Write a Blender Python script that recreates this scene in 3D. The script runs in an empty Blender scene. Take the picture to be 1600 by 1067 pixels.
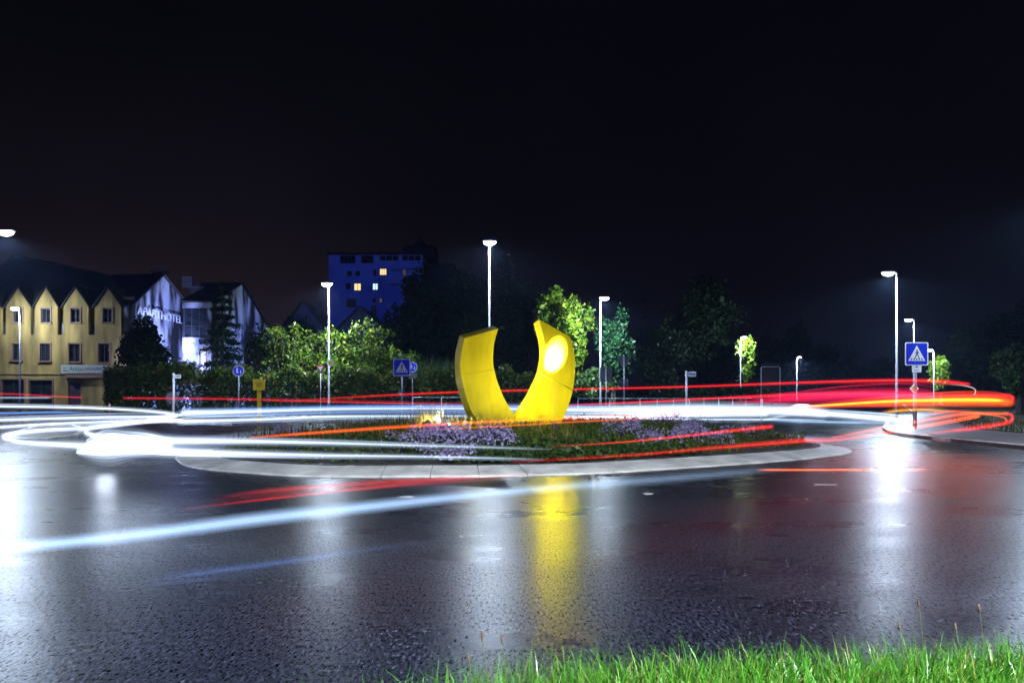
import bpy, math, random
import numpy as np
from mathutils import Vector, Matrix

C = bpy.context.scene
COL = C.collection
F, HZ, EYE = 1190.0, 620.0, 1.25          # focal length and horizon row of the 1600 px photograph, eye height
PI = math.pi

# ------------------------------------------------------------------ camera
cd = bpy.data.cameras.new('camera'); cam = bpy.data.objects.new('camera', cd); COL.objects.link(cam)
cam.location = (0, 0, EYE); cam.rotation_euler = (PI/2, 0, 0)
cd.sensor_width = 36; cd.lens = F/1600*36
cd.shift_y = (HZ-533.5)/1600
cd.clip_start = .05; cd.clip_end = 3000
C.camera = cam

# ------------------------------------------------------------------ world: night sky with the town's glow low on the left
W = bpy.data.worlds.new('World'); C.world = W; W.use_nodes = True
nt = W.node_tree; nt.nodes.clear()
out = nt.nodes.new('ShaderNodeOutputWorld'); bg = nt.nodes.new('ShaderNodeBackground')
tc = nt.nodes.new('ShaderNodeTexCoord'); sx = nt.nodes.new('ShaderNodeSeparateXYZ')
nt.links.new(tc.outputs['Generated'], sx.inputs[0])
def ramp(tree, stops):
    r = tree.nodes.new('ShaderNodeValToRGB'); e = r.color_ramp.elements
    e[0].position, e[0].color = stops[0][0], (*stops[0][1], 1)
    e[1].position, e[1].color = stops[-1][0], (*stops[-1][1], 1)
    for p, c in stops[1:-1]:
        n = e.new(p); n.color = (*c, 1)
    return r
rl = ramp(nt, [(0, (.0155, .0095, .0120)), (.10, (.0120, .0075, .0100)), (.22, (.0048, .0036, .0058)), (.42, (.0016, .0014, .0026)), (1, (.0010, .0010, .0020))])
rr = ramp(nt, [(0, (.0030, .0034, .0080)), (.10, (.0030, .0028, .0062)), (.22, (.0022, .0019, .0038)), (.42, (.0013, .0012, .0024)), (1, (.0010, .0010, .0020))])
nt.links.new(sx.outputs['Z'], rl.inputs[0]); nt.links.new(sx.outputs['Z'], rr.inputs[0])
mr = nt.nodes.new('ShaderNodeMapRange'); mr.inputs['From Min'].default_value = -.40; mr.inputs['From Max'].default_value = .12
nt.links.new(sx.outputs['X'], mr.inputs['Value'])
mx = nt.nodes.new('ShaderNodeMix'); mx.data_type = 'RGBA'
nt.links.new(mr.outputs[0], mx.inputs['Factor']); nt.links.new(rl.outputs[0], mx.inputs[6]); nt.links.new(rr.outputs[0], mx.inputs[7])
cn = nt.nodes.new('ShaderNodeTexNoise'); cn.inputs['Scale'].default_value = 3; cn.inputs['Detail'].default_value = 3
nt.links.new(tc.outputs['Generated'], cn.inputs['Vector'])
cm = nt.nodes.new('ShaderNodeMapRange'); cm.inputs['From Min'].default_value = .3; cm.inputs['From Max'].default_value = .7
cm.inputs['To Min'].default_value = .75; cm.inputs['To Max'].default_value = 1.25
nt.links.new(cn.outputs[0], cm.inputs['Value'])
nt.links.new(mx.outputs[2], bg.inputs['Color']); nt.links.new(cm.outputs[0], bg.inputs['Strength'])
nt.links.new(bg.outputs[0], out.inputs['Surface'])

# weak blue fill sun, added without a visible moon, from behind the camera's left
sd = bpy.data.lights.new('blue_fill_sun', 'SUN'); sd.energy = .38; sd.angle = math.radians(.5); sd.color = (.05, .10, 1)
so = bpy.data.objects.new('blue_fill_sun', sd); COL.objects.link(so); so.rotation_euler = (math.radians(62), 0, math.radians(-22))

C.view_settings.view_transform = 'Standard'; C.view_settings.look = 'None'
C.view_settings.exposure = 0; C.view_settings.gamma = 1
cy = C.cycles
cy.use_denoising = True; cy.max_bounces = 6; cy.diffuse_bounces = 2; cy.glossy_bounces = 3
cy.transparent_max_bounces = 64; cy.sample_clamp_indirect = 150; cy.use_light_tree = False; cy.sample_clamp_direct = 0
cy.caustics_reflective = False; cy.caustics_refractive = False

# ------------------------------------------------------------------ helpers
def P(px, py, d): return Vector(((px-800)*d/F, d, EYE+(HZ-py)*d/F))
def G(px, py, z=0.0): return P(px, py, F*(EYE-z)/(py-HZ))
def X(px, d): return (px-800)*d/F
def Z(py, d): return EYE+(HZ-py)*d/F

class MB:
    def __init__(s): s.v, s.f = [], []
    def add(s, v, f):
        n = len(s.v); s.v += [tuple(p) for p in v]; s.f += [tuple(i+n for i in q) for q in f]; return s
    def box(s, c, d, rz=0, rx=0, ry=0):
        m = Matrix.Translation(c) @ Matrix.Rotation(rz, 4, 'Z') @ Matrix.Rotation(ry, 4, 'Y') @ Matrix.Rotation(rx, 4, 'X')
        v = [m @ Vector((a*d[0]/2, b*d[1]/2, e*d[2]/2)) for e in (-1, 1) for a, b in ((-1, -1), (1, -1), (1, 1), (-1, 1))]
        return s.add(v, [(3, 2, 1, 0), (4, 5, 6, 7), (0, 1, 5, 4), (1, 2, 6, 5), (2, 3, 7, 6), (3, 0, 4, 7)])
    def tube(s, pts, rad, n=10, cap=True):
        pts = [Vector(p) for p in pts]; k = len(pts)
        if not hasattr(rad, '__len__'): rad = [rad]*k
        v, f = [], []; prev = None
        for i, p in enumerate(pts):
            t = (pts[min(i+1, k-1)]-pts[max(i-1, 0)])
            t = t.normalized() if t.length > 1e-9 else Vector((0, 0, 1))
            u = prev if prev is not None else (Vector((0, 0, 1)) if abs(t.z) < .9 else Vector((1, 0, 0)))
            u = (u-t*u.dot(t)).normalized(); w = t.cross(u); prev = u
            for j in range(n):
                a = 2*PI*j/n; v.append(p+(u*math.cos(a)+w*math.sin(a))*rad[i])
        for i in range(k-1):
            for j in range(n):
                f.append((i*n+j, i*n+(j+1) % n, (i+1)*n+(j+1) % n, (i+1)*n+j))
        if cap: f += [tuple(range(n-1, -1, -1)), tuple((k-1)*n+j for j in range(n))]
        return s.add(v, f)
    def prism(s, poly, z0, z1):               # poly: (x, y) anticlockwise, upright prism
        n = len(poly)
        v = [(x, y, z0) for x, y in poly]+[(x, y, z1) for x, y in poly]
        f = [tuple(range(n-1, -1, -1)), tuple(range(n, 2*n))]+[(i, (i+1) % n, n+(i+1) % n, n+i) for i in range(n)]
        return s.add(v, f)
    def plate(s, poly, y0, y1):               # poly: (x, z) anticlockwise seen from the front (-y); y0 front, y1 back
        n = len(poly)
        v = [(x, y0, z) for x, z in poly]+[(x, y1, z) for x, z in poly]
        f = [tuple(range(n)), tuple(range(2*n-1, n-1, -1))]+[(i, n+i, n+(i+1) % n, (i+1) % n) for i in range(n)]
        return s.add(v, f)
    def build(s, name, mat, parent=None, smooth=False):
        me = bpy.data.meshes.new(name); me.from_pydata(s.v, [], s.f); me.update()
        if smooth: me.polygons.foreach_set('use_smooth', [True]*len(me.polygons))
        me.materials.append(mat)
        return link(name, me, parent)

def link(name, data, parent=None):
    o = bpy.data.objects.new(name, data); COL.objects.link(o)
    if parent is not None: o.parent = parent
    return o
def tag(o, label=None, cat=None, group=None, kind=None):
    if label: o['label'] = label
    if cat: o['category'] = cat
    if group: o['group'] = group
    if kind: o['kind'] = kind
    return o
def empty(name, loc, label, cat, group=None, rz=0):
    o = bpy.data.objects.new(name, None); COL.objects.link(o); o.location = loc; o.rotation_euler = (0, 0, rz)
    o.empty_display_size = .2
    return tag(o, label, cat, group)
def struct(o): o['kind'] = 'structure'; return o
def circle(cx, cz, r, n=28): return [(cx+r*math.cos(2*PI*i/n), cz+r*math.sin(2*PI*i/n)) for i in range(n)]
def rrect(cx, cz, w, h, r, n=5):
    p = []
    for sx_, sz_, a0 in ((1, 1, 0), (-1, 1, 90), (-1, -1, 180), (1, -1, 270)):
        for i in range(n):
            a = math.radians(a0+90*i/(n-1)); p.append((cx+sx_*(w/2-r)+r*math.cos(a), cz+sz_*(h/2-r)+r*math.sin(a)))
    return p
def catmull(pts, n=8, closed=False):
    pts = [np.array(p, float) for p in pts]; k = len(pts); o = []
    for i in range(k if closed else k-1):
        if closed: a, b, c, d = (pts[(i+j) % k] for j in (-1, 0, 1, 2))
        else: a, b, c, d = pts[max(i-1, 0)], pts[i], pts[i+1], pts[min(i+2, k-1)]
        for t in np.arange(n)/n:
            o.append(.5*((2*b)+(-a+c)*t+(2*a-5*b+4*c-d)*t*t+(-a+3*b-3*c+d)*t**3))
    if not closed: o.append(pts[-1])
    return o
def text_mesh(body, size, mat, parent, loc, rot=(PI/2, 0, 0), width=None, extrude=.004, name='lettering', align='CENTER'):
    cu = bpy.data.curves.new('lettering', 'FONT'); cu.body = body; cu.size = size; cu.extrude = extrude
    cu.align_x = align; cu.align_y = 'CENTER'
    t = bpy.data.objects.new('lettering_source', cu); COL.objects.link(t)
    bpy.context.view_layer.update()
    me = bpy.data.meshes.new_from_object(t.evaluated_get(bpy.context.evaluated_depsgraph_get()))
    w = t.dimensions.x
    bpy.data.objects.remove(t); bpy.data.curves.remove(cu)
    me.materials.clear(); me.materials.append(mat); me.name = name
    o = link(name, me, parent); o.location = loc; o.rotation_euler = rot
    if width: o.scale = (width/w, 1, 1)
    return o

# ------------------------------------------------------------------ materials
def mat(name, col, rough=.6, spec=.5, metal=0, var=0, scale=4, bump=0, bscale=None, coat=0, stretch=None, rp=(.3, .7)):
    m = bpy.data.materials.new(name); m.use_nodes = True; t = m.node_tree
    b = t.nodes['Principled BSDF']
    b.inputs['Roughness'].default_value = rough; b.inputs['Metallic'].default_value = metal
    b.inputs['Specular IOR Level'].default_value = spec; b.inputs['Coat Weight'].default_value = coat
    b.inputs['Base Color'].default_value = (*col, 1)
    if var or bump:
        co = t.nodes.new('ShaderNodeTexCoord'); mp = t.nodes.new('ShaderNodeMapping')
        t.links.new(co.outputs['Object'], mp.inputs['Vector'])
        if stretch: mp.inputs['Scale'].default_value = stretch
    if var:
        n = t.nodes.new('ShaderNodeTexNoise'); n.inputs['Scale'].default_value = scale; n.inputs['Detail'].default_value = 6
        t.links.new(mp.outputs[0], n.inputs['Vector'])
        r = ramp(t, [(rp[0], tuple(max(0, c*(1-var)) for c in col)), (rp[1], tuple(min(1, c*(1+var)) for c in col))])
        t.links.new(n.outputs[0], r.inputs[0]); t.links.new(r.outputs[0], b.inputs['Base Color'])
    if bump:
        n2 = t.nodes.new('ShaderNodeTexNoise'); n2.inputs['Scale'].default_value = bscale or scale; n2.inputs['Detail'].default_value = 4
        t.links.new(mp.outputs[0], n2.inputs['Vector'])
        bp = t.nodes.new('ShaderNodeBump'); bp.inputs['Strength'].default_value = bump; bp.inputs['Distance'].default_value = .02
        t.links.new(n2.outputs[0], bp.inputs['Height']); t.links.new(bp.outputs[0], b.inputs['Normal'])
    return m
def leafmat(name, cols, rough=.45, trans=.25):
    m = bpy.data.materials.new(name); m.use_nodes = True; t = m.node_tree
    b = t.nodes['Principled BSDF']; b.inputs['Roughness'].default_value = rough; b.inputs['Specular IOR Level'].default_value = .22
    g = t.nodes.new('ShaderNodeNewGeometry'); k = len(cols)
    r = ramp(t, [(i/(k-1), c) for i, c in enumerate(cols)])
    t.links.new(g.outputs['Random Per Island'], r.inputs[0]); t.links.new(r.outputs[0], b.inputs['Base Color'])
    tr = t.nodes.new('ShaderNodeBsdfTranslucent'); t.links.new(r.outputs[0], tr.inputs['Color'])
    mx_ = t.nodes.new('ShaderNodeMixShader'); mx_.inputs[0].default_value = trans
    t.links.new(b.outputs[0], mx_.inputs[1]); t.links.new(tr.outputs[0], mx_.inputs[2])
    t.links.new(mx_.outputs[0], t.nodes['Material Output'].inputs['Surface'])
    return m
def glow(name, col, strength):
    m = bpy.data.materials.new(name); m.use_nodes = True; t = m.node_tree; t.nodes.clear()
    o = t.nodes.new('ShaderNodeOutputMaterial'); e = t.nodes.new('ShaderNodeEmission')
    e.inputs['Color'].default_value = (*col, 1); e.inputs['Strength'].default_value = strength
    m.cycles.emission_sampling = 'NONE'; t.links.new(e.outputs[0], o.inputs['Surface']); return m
def trailmat(name, col, strength):            # additive light: what lies behind stays visible
    m = bpy.data.materials.new(name); m.use_nodes = True; t = m.node_tree; t.nodes.clear()
    o = t.nodes.new('ShaderNodeOutputMaterial'); e = t.nodes.new('ShaderNodeEmission'); a = t.nodes.new('ShaderNodeAddShader')
    tr = t.nodes.new('ShaderNodeBsdfTransparent'); at = t.nodes.new('ShaderNodeAttribute'); at.attribute_name = 'power'
    mu = t.nodes.new('ShaderNodeMath'); mu.operation = 'MULTIPLY'; mu.inputs[1].default_value = strength
    e.inputs['Color'].default_value = (*col, 1)
    t.links.new(at.outputs['Fac'], mu.inputs[0]); t.links.new(mu.outputs[0], e.inputs['Strength'])
    m.cycles.emission_sampling = 'NONE'; t.links.new(tr.outputs[0], a.inputs[0]); t.links.new(e.outputs[0], a.inputs[1]); t.links.new(a.outputs[0], o.inputs['Surface'])
    return m

def asphalt_mat():
    m = bpy.data.materials.new('wet_asphalt'); m.use_nodes = True; t = m.node_tree; N = t.nodes.new; L = t.links.new
    b = t.nodes['Principled BSDF']; co = N('ShaderNodeTexCoord')
    def noise(scale, detail=3, stretch=None, rough=.5):
        n = N('ShaderNodeTexNoise'); n.inputs['Scale'].default_value = scale; n.inputs['Detail'].default_value = detail
        n.inputs['Roughness'].default_value = rough
        if stretch:
            mp = N('ShaderNodeMapping'); mp.inputs['Scale'].default_value = stretch
            L(co.outputs['Object'], mp.inputs['Vector']); L(mp.outputs[0], n.inputs['Vector'])
        else: L(co.outputs['Object'], n.inputs['Vector'])
        return n
    fine = noise(57, 1, (1, .32, 1)); chips = noise(114, 1, (1, .42, 1)); big = noise(.5, 4, (1, 1.3, 1)); wear = noise(1.1, 3, (.6, 1.3, 1))
    r1 = ramp(t, [(.38, (.0008, .0011, .002)), (.53, (.0045, .0056, .011)), (.62, (.024, .028, .048)), (.72, (.13, .14, .21))])
    mc = N('ShaderNodeMath'); mc.operation = 'ADD'; L(fine.outputs[0], mc.inputs[0]); L(chips.outputs[0], mc.inputs[1])
    hf = N('ShaderNodeMath'); hf.operation = 'MULTIPLY'; hf.inputs[1].default_value = .5; L(mc.outputs[0], hf.inputs[0])
    L(hf.outputs[0], r1.inputs[0])
    r2 = ramp(t, [(.3, (.65, .65, .65)), (.7, (1.3, 1.3, 1.3))]); L(big.outputs[0], r2.inputs[0])
    mm = N('ShaderNodeMix'); mm.data_type = 'RGBA'; mm.blend_type = 'MULTIPLY'; mm.inputs['Factor'].default_value = 1
    L(r1.outputs[0], mm.inputs[6]); L(r2.outputs[0], mm.inputs[7]); L(mm.outputs[2], b.inputs['Base Color'])
    ad = N('ShaderNodeMath'); ad.operation = 'ADD'; L(big.outputs[0], ad.inputs[0]); L(wear.outputs[0], ad.inputs[1])
    mr_ = N('ShaderNodeMapRange'); mr_.inputs['From Min'].default_value = .72; mr_.inputs['From Max'].default_value = 1.28
    mr_.inputs['To Min'].default_value = .25; mr_.inputs['To Max'].default_value = .33
    L(ad.outputs[0], mr_.inputs['Value']); L(mr_.outputs[0], b.inputs['Roughness'])
        # the aggregate stands out of the water film where the film is thin
    bs = N('ShaderNodeMapRange'); bs.inputs['From Min'].default_value = .75; bs.inputs['From Max'].default_value = 1.25
    bs.inputs['To Min'].default_value = .55; bs.inputs['To Max'].default_value = .9
    L(ad.outputs[0], bs.inputs['Value'])
    rip = noise(15, 2)
    b2 = N('ShaderNodeBump'); b2.inputs['Distance'].default_value = .0016; b2.inputs['Strength'].default_value = .5; L(rip.outputs[0], b2.inputs['Height'])
    bp = N('ShaderNodeBump'); bp.inputs['Distance'].default_value = .0022; L(bs.outputs[0], bp.inputs['Strength']); L(b2.outputs[0], bp.inputs['Normal'])
    L(hf.outputs[0], bp.inputs['Height']); L(bp.outputs[0], b.inputs['Normal'])
    # wet film thickness varies stone by stone
    sp_ = N('ShaderNodeMapRange'); sp_.inputs['From Min'].default_value = .37; sp_.inputs['From Max'].default_value = .62
    sp_.inputs['To Min'].default_value = .0; sp_.inputs['To Max'].default_value = .85
    L(hf.outputs[0], sp_.inputs['Value']); L(sp_.outputs[0], b.inputs['Specular IOR Level'])
    return m

M = dict(
    asphalt=asphalt_mat(),
    soil=mat('soil', (.035, .03, .022), .9, var=.5, scale=3, bump=.5, bscale=14),
    turf=mat('turf', (.028, .045, .014), .9, var=.5, scale=2, bump=.6, bscale=30),
    paving=mat('paving', (.10, .095, .10), .35, var=.25, scale=2.5, bump=.2, bscale=20),
    redpave=mat('red_paving', (.075, .048, .052), .35, var=.25, scale=3, bump=.2, bscale=20),
    kerb=mat('kerb_concrete', (.56, .57, .54), .5, var=.34, scale=2.2, bump=.25, bscale=40),
    sett=mat('dark_sett', (.05, .05, .055), .4, var=.4, scale=6, bump=.4, bscale=25),
    mark=mat('road_white', (.30, .30, .30), .35, var=.3, scale=5),
    yellow=mat('yellow_paint', (.70, .58, .005), .36, var=.10, scale=2.4, coat=.2, stretch=(3, 3, .5)),
    galv=mat('galvanised_steel', (.42, .44, .47), .42, metal=.55, var=.12, scale=8),
    dgrey=mat('grey_sheet', (.10, .105, .12), .5, metal=.3, var=.15, scale=6),
    head=mat('lamp_housing', (.22, .23, .25), .45, metal=.3, var=.1),
    white=mat('white_reflective', (.82, .83, .85), .35, var=.04),
    blue=mat('blue_reflective', (.010, .035, .60), .35, var=.05),
    black=mat('black_film', (.01, .01, .012), .5, var=.1),
    red=mat('red_film', (.5, .02, .02), .4, var=.1),
    amber=mat('amber_film', (.75, .45, .01), .4, var=.05),
    ypost=mat('yellow_plastic', (.85, .56, .006), .45, var=.08),
    ochre=mat('ochre_render', (.41, .29, .09), .85, var=.55, scale=.8, bump=.2, bscale=9, stretch=(1.6, 1, .35)),
    gable=mat('pale_render', (.33, .35, .41), .85, var=.95, scale=.5, rp=(.43, .60), bump=.15, bscale=6, stretch=(1, 1.3, .45)),
    roof=mat('roof_tiles', (.030, .027, .030), .7, var=.3, scale=2, bump=.5, bscale=6),
    trim=mat('window_trim', (.34, .20, .13), .7, var=.2),
    frame=mat('dark_frame', (.05, .045, .045), .5, var=.2),
    glass=mat('window_glass', (.020, .028, .035), .08, spec=.8, var=.6, scale=1.6),
    dark=mat('dark_recess', (.012, .012, .014), .8, var=.3),
    sign=mat('cream_board', (.62, .66, .55), .5, var=.1),
    signtext=mat('green_lettering', (.05, .12, .11), .5, var=.1),
    silver=mat('silver_lettering', (.88, .9, .93), .35, var=.05),
    tower=mat('tower_render', (.24, .36, .80), .85, var=.12, scale=.3),
    bark=mat('bark', (.05, .04, .032), .9, var=.4, scale=6, bump=.6, bscale=12),
    lens=glow('led_lens', (.82, .91, 1), 42),
    warm=glow('warm_window', (1, .62, .28), 1.5),
    cool=glow('cool_window', (.55, .9, 1), 1.4),
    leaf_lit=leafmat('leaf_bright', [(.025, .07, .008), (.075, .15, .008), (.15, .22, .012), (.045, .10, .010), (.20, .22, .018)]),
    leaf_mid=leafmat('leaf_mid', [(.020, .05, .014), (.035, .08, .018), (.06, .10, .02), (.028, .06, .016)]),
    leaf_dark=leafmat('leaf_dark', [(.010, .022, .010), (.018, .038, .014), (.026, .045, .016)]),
    leaf_conifer=leafmat('leaf_conifer', [(.010, .030, .020), (.016, .045, .026), (.022, .055, .03)]),
    leaf_cypress=leafmat('leaf_cypress', [(.008, .035, .012), (.014, .055, .018), (.022, .075, .018)]),
    leaf_hedge=leafmat('leaf_hedge', [(.022, .055, .010), (.04, .09, .012), (.07, .11, .014), (.035, .07, .012), (.05, .10, .012), (.20, .11, .012)]),
    grass=leafmat('grass_blade', [(.022, .11, .008), (.04, .18, .010), (.08, .24, .018), (.03, .14, .012), (.06, .20, .02), (.03, .07, .01), (.05, .17, .012), (.22, .19, .06)], rough=.32, trans=.35),
    dry=leafmat('dry_grass', [(.24, .19, .04), (.34, .27, .05), (.17, .19, .04), (.44, .34, .10)], trans=.3),
    cover=leafmat('ground_cover', [(.025, .07, .014), (.05, .11, .018), (.09, .13, .018), (.035, .08, .024)]),
    heath=leafmat('rusty_perennial', [(.07, .045, .02), (.10, .05, .025), (.06, .06, .018), (.045, .06, .016)]),
    aster=leafmat('aster_petal', [(.25, .20, .42), (.38, .33, .56), (.50, .45, .66), (.16, .12, .30)]),
    seed=mat('seed_head', (.07, .04, .02), .8, var=.3),
)

# ------------------------------------------------------------------ ground, road, pavements
g = MB().add([(-900, -300, -.06), (900, -300, -.06), (900, 1500, -.06), (-900, 1500, -.06)], [(0, 1, 2, 3)]).build('ground', M['turf']); struct(g)
r = MB().add([(-120, -12, 0), (140, -12, 0), (140, 140, 0), (-120, 140, 0)], [(0, 1, 2, 3)]).build('road', M['asphalt']); struct(r)

def slab(name, poly, z, m, kerb_edge=None, kerb_w=.16, kz=None):
    o = MB().prism(poly, -.05, z).build(name, m); struct(o)
    if kerb_edge:
        kz = kz or z+.004
        b = MB(); e = [Vector((x, y, 0)) for x, y in kerb_edge]
        for a, c in zip(e[:-1], e[1:]):
            L_ = (c-a).length; n = max(1, round(L_/1.0)); t = (c-a)/L_; nr = Vector((t.y, -t.x, 0))
            for i in range(n):
                p = a+t*L_*(i+.5)/n+nr*(kerb_w/2)
                b.box((p.x, p.y, kz/2-.02), (L_/n-.012, kerb_w, kz+.04), math.atan2(t.y, t.x))
        k = b.build('kerb', M['kerb']); struct(k)
    return o
back_edge = [(-90, 58), (-60, 52), (-40, 48.5), (-26, 43), (-18.5, 38.5), (-14.5, 34.9), (-12.2, 33.6), (-10.4, 34.3), (-9, 36), (-6, 37.2), (0, 37.6), (6, 37.2), (11, 37.6), (13, 39.5), (24, 62), (47, 121)]
inner = [(47, 140), (-90, 140)]
slab('pavement', back_edge+[(45, 121), (22, 62), (11.4, 41), (6, 40.5), (0, 40.8), (-9, 40.4), (-13, 40.5), (-18, 43.5), (-26, 47.5), (-40, 53), (-60, 56.5), (-90, 62)], .11, M['paving'], back_edge)
slab('verge', [(45.0, 121.3), (45, 138), (-90, 138), (-90, 62.1), (-60, 56.6), (-40, 53.1), (-26, 47.6), (-18, 43.6), (-13, 40.6), (-9, 40.5), (0, 40.9), (6, 40.6), (11.3, 41.1), (21.9, 62.1)][::1], .10, M['turf'])
re = [(19, 5.5), (14.6, 9.5), (12.7, 13), (12.15, 17.5), (12.1, 21), (12.3, 24.2), (12.9, 26.2), (14.2, 29.2), (18.2, 37), (20.2, 41), (24.5, 46), (34, 65), (62, 121)]
slab('pavement', [(90, 5.5)]+[(22, 5.6), (19, 5.5)]+re[1:]+[(66, 121), (38, 65), (28.5, 46), (20, 33.5), (16.6, 27), (15.9, 20), (16.2, 14), (18, 10.5), (23, 7.5), (90, 7)], .10, M['redpave'], [p for p in re[::-1]][::-1])
slab('verge', [(66.2, 121), (38.2, 65), (28.7, 46), (20.2, 33.5), (16.75, 27), (16.05, 20), (16.35, 14), (18.1, 10.65), (23.1, 7.65), (120, 7.2), (120, 130), (66.2, 130)][::-1], .12, M['turf'])

# splitter island in the left arm
sp = [G(22, 690, 0), G(62, 691, 0), G(113, 684, 0), G(128, 673, 0), G(108, 667, 0), G(60, 669, 0), G(32, 678, 0)]
sp = [(p.x, p.y) for p in sp]
slab('traffic_island', sp, .10, M['redpave'], sp+[sp[0]])

# worn zebra paint in the far arm, and a few small white flecks
zb = MB()
for i in range(7): zb.box((-15.2+.62*i, 43.6+.1*i, .006+.118), (.34, 3.6, .008), .12)
zb.build('zebra_marking', M['mark'])['kind'] = 'structure'
rm = MB()
for (px, py, w) in ((1288, 757, .20), (1012, 771, .10), (635, 776, .12)):
    q = G(px, py, 0); rng_ = random.Random(px)
    pl = [(q.x+w*math.cos(a)*rng_.uniform(.6, 1), q.y+.10*math.sin(a)*rng_.uniform(.6, 1)) for a in np.linspace(0, 2*PI, 10)[:-1]]
    rm.prism(pl, .001, .005)
rm.build('road_fleck', M['mark'])['kind'] = 'structure'

# ------------------------------------------------------------------ roundabout island
IS = [(-6.33, 14.44), (-5.6, 13.35), (-4.66, 12.64), (-3.39, 11.95), (-2.34, 11.8), (-1.35, 11.85), (-.2, 11.93), (1.29, 12.3), (2.57, 13.05), (4.0, 13.9), (5.11, 14.65), (6.4, 15.66), (7.45, 16.75),
      (8.0, 18.3), (7.9, 20.2), (7.1, 22.8), (5.2, 25.3), (2.2, 26.9), (-1.2, 26.8), (-4.2, 24.8), (-6.2, 21.6), (-7.0, 18.4), (-6.98, 16)]
ring = [Vector((p[0], p[1], 0)) for p in catmull(IS, 6, True)]
cen = sum(ring, Vector())/len(ring)
def inset(rg, d):
    n = len(rg); o = []
    for i, p in enumerate(rg):
        t = (rg[(i+1) % n]-rg[i-1]).normalized(); o.append(p+Vector((-t.y, t.x, 0))*d)
    return o
# arc length resample so that the kerb stones are even
def resample(rg, step):
    q = rg+[rg[0]]; s = [0]
    for a, b in zip(q[:-1], q[1:]): s.append(s[-1]+(b-a).length)
    n = int(s[-1]/step); o = []
    for i in range(n):
        t = s[-1]*i/n; j = max(k for k in range(len(s)) if s[k] <= t); j = min(j, len(q)-2)
        f = (t-s[j])/(s[j+1]-s[j]); o.append(q[j]*(1-f)+q[j+1]*f)
    return o
ring = resample(ring, .19); KW = .66
r_in = inset(ring, KW); r_in2 = inset(ring, KW+.16); r_soil = inset(ring, KW+.14)
kb = MB(); n = len(ring); rs = random.Random(4)
stones = n//4
for s in range(stones):
    i0 = s*4; i1 = n if s == stones-1 else i0+4
    dz = rs.uniform(-.004, .004); idx = list(range(i0, i1+1)); v = []; gap = .006
    for j, i in enumerate(idx):
        a, b = ring[i % n].copy(), r_in[i % n].copy()
        t = (ring[(i+1) % n]-ring[i-1]).normalized()*gap
        if j == 0: a += t; b += t
        if j == len(idx)-1: a -= t; b -= t
        v += [(a.x, a.y, -.03), (a.x, a.y, .022+dz), (a.x*.97+b.x*.03, a.y*.97+b.y*.03, .034+dz), (b.x, b.y, .125+dz), (b.x, b.y, -.03)]
    f = []
    for j in range(len(idx)-1):
        for q in range(4): f.append((j*5+q, (j+1)*5+q, (j+1)*5+q+1, j*5+q+1))
    f += [(0, 1, 2, 3, 4), tuple(len(v)-5+q for q in (4, 3, 2, 1, 0))]
    kb.add(v, f)
k = kb.build('kerb', M['kerb']); struct(k)
st = MB(); n2 = n
for i in range(0, n2):
    a, b, c, d = r_in[i], r_in[(i+1) % n], r_in2[(i+1) % n], r_in2[i]
    cc = (a+b+c+d)/4; v = [cc+(p-cc)*.93 for p in (a, b, c, d)]; h = .135+rs.uniform(-.006, .006)
    st.add([(p.x, p.y, .0) for p in v]+[(p.x, p.y, h) for p in v], [(4, 5, 6, 7), (0, 1, 5, 4), (1, 2, 6, 5), (2, 3, 7, 6), (3, 0, 4, 7)])
struct(st.build('kerb', M['sett']))
def mound(x, y):
    p = Vector((x, y, 0)); dmin = min((q-p).length for q in r_soil[::3])
    return .10+.34*min(1, dmin/3.6)**.8
# soil of the island
sv, sf = [], []; RN = 9
for k_ in range(RN):
    t = k_/RN
    for p in r_soil:
        q = p*(1-t)+cen*t; sv.append((q.x, q.y, mound(q.x, q.y)-.0+.015*math.sin(q.x*7)*math.sin(q.y*5)))
sv.append((cen.x, cen.y, .44)); m_ = len(r_soil)
for k_ in range(RN-1):
    for i in range(m_): sf.append((k_*m_+i, k_*m_+(i+1) % m_, (k_+1)*m_+(i+1) % m_, (k_+1)*m_+i))
for i in range(m_): sf.append(((RN-1)*m_+i, (RN-1)*m_+(i+1) % m_, len(sv)-1))
o = MB().add(sv, sf).build('flower_bed', M['soil']); struct(o)
def inside(x, y, d=.9):
    poly = inset_poly[d] if d in inset_poly else inset_poly.setdefault(d, inset(ring, d))
    c = False; j = len(poly)-1
    for i in range(len(poly)):
        a, b = poly[i], poly[j]
        if (a.y > y) != (b.y > y) and x < (b.x-a.x)*(y-a.y)/(b.y-a.y)+a.x: c = not c
        j = i
    return c
inset_poly = {}

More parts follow.
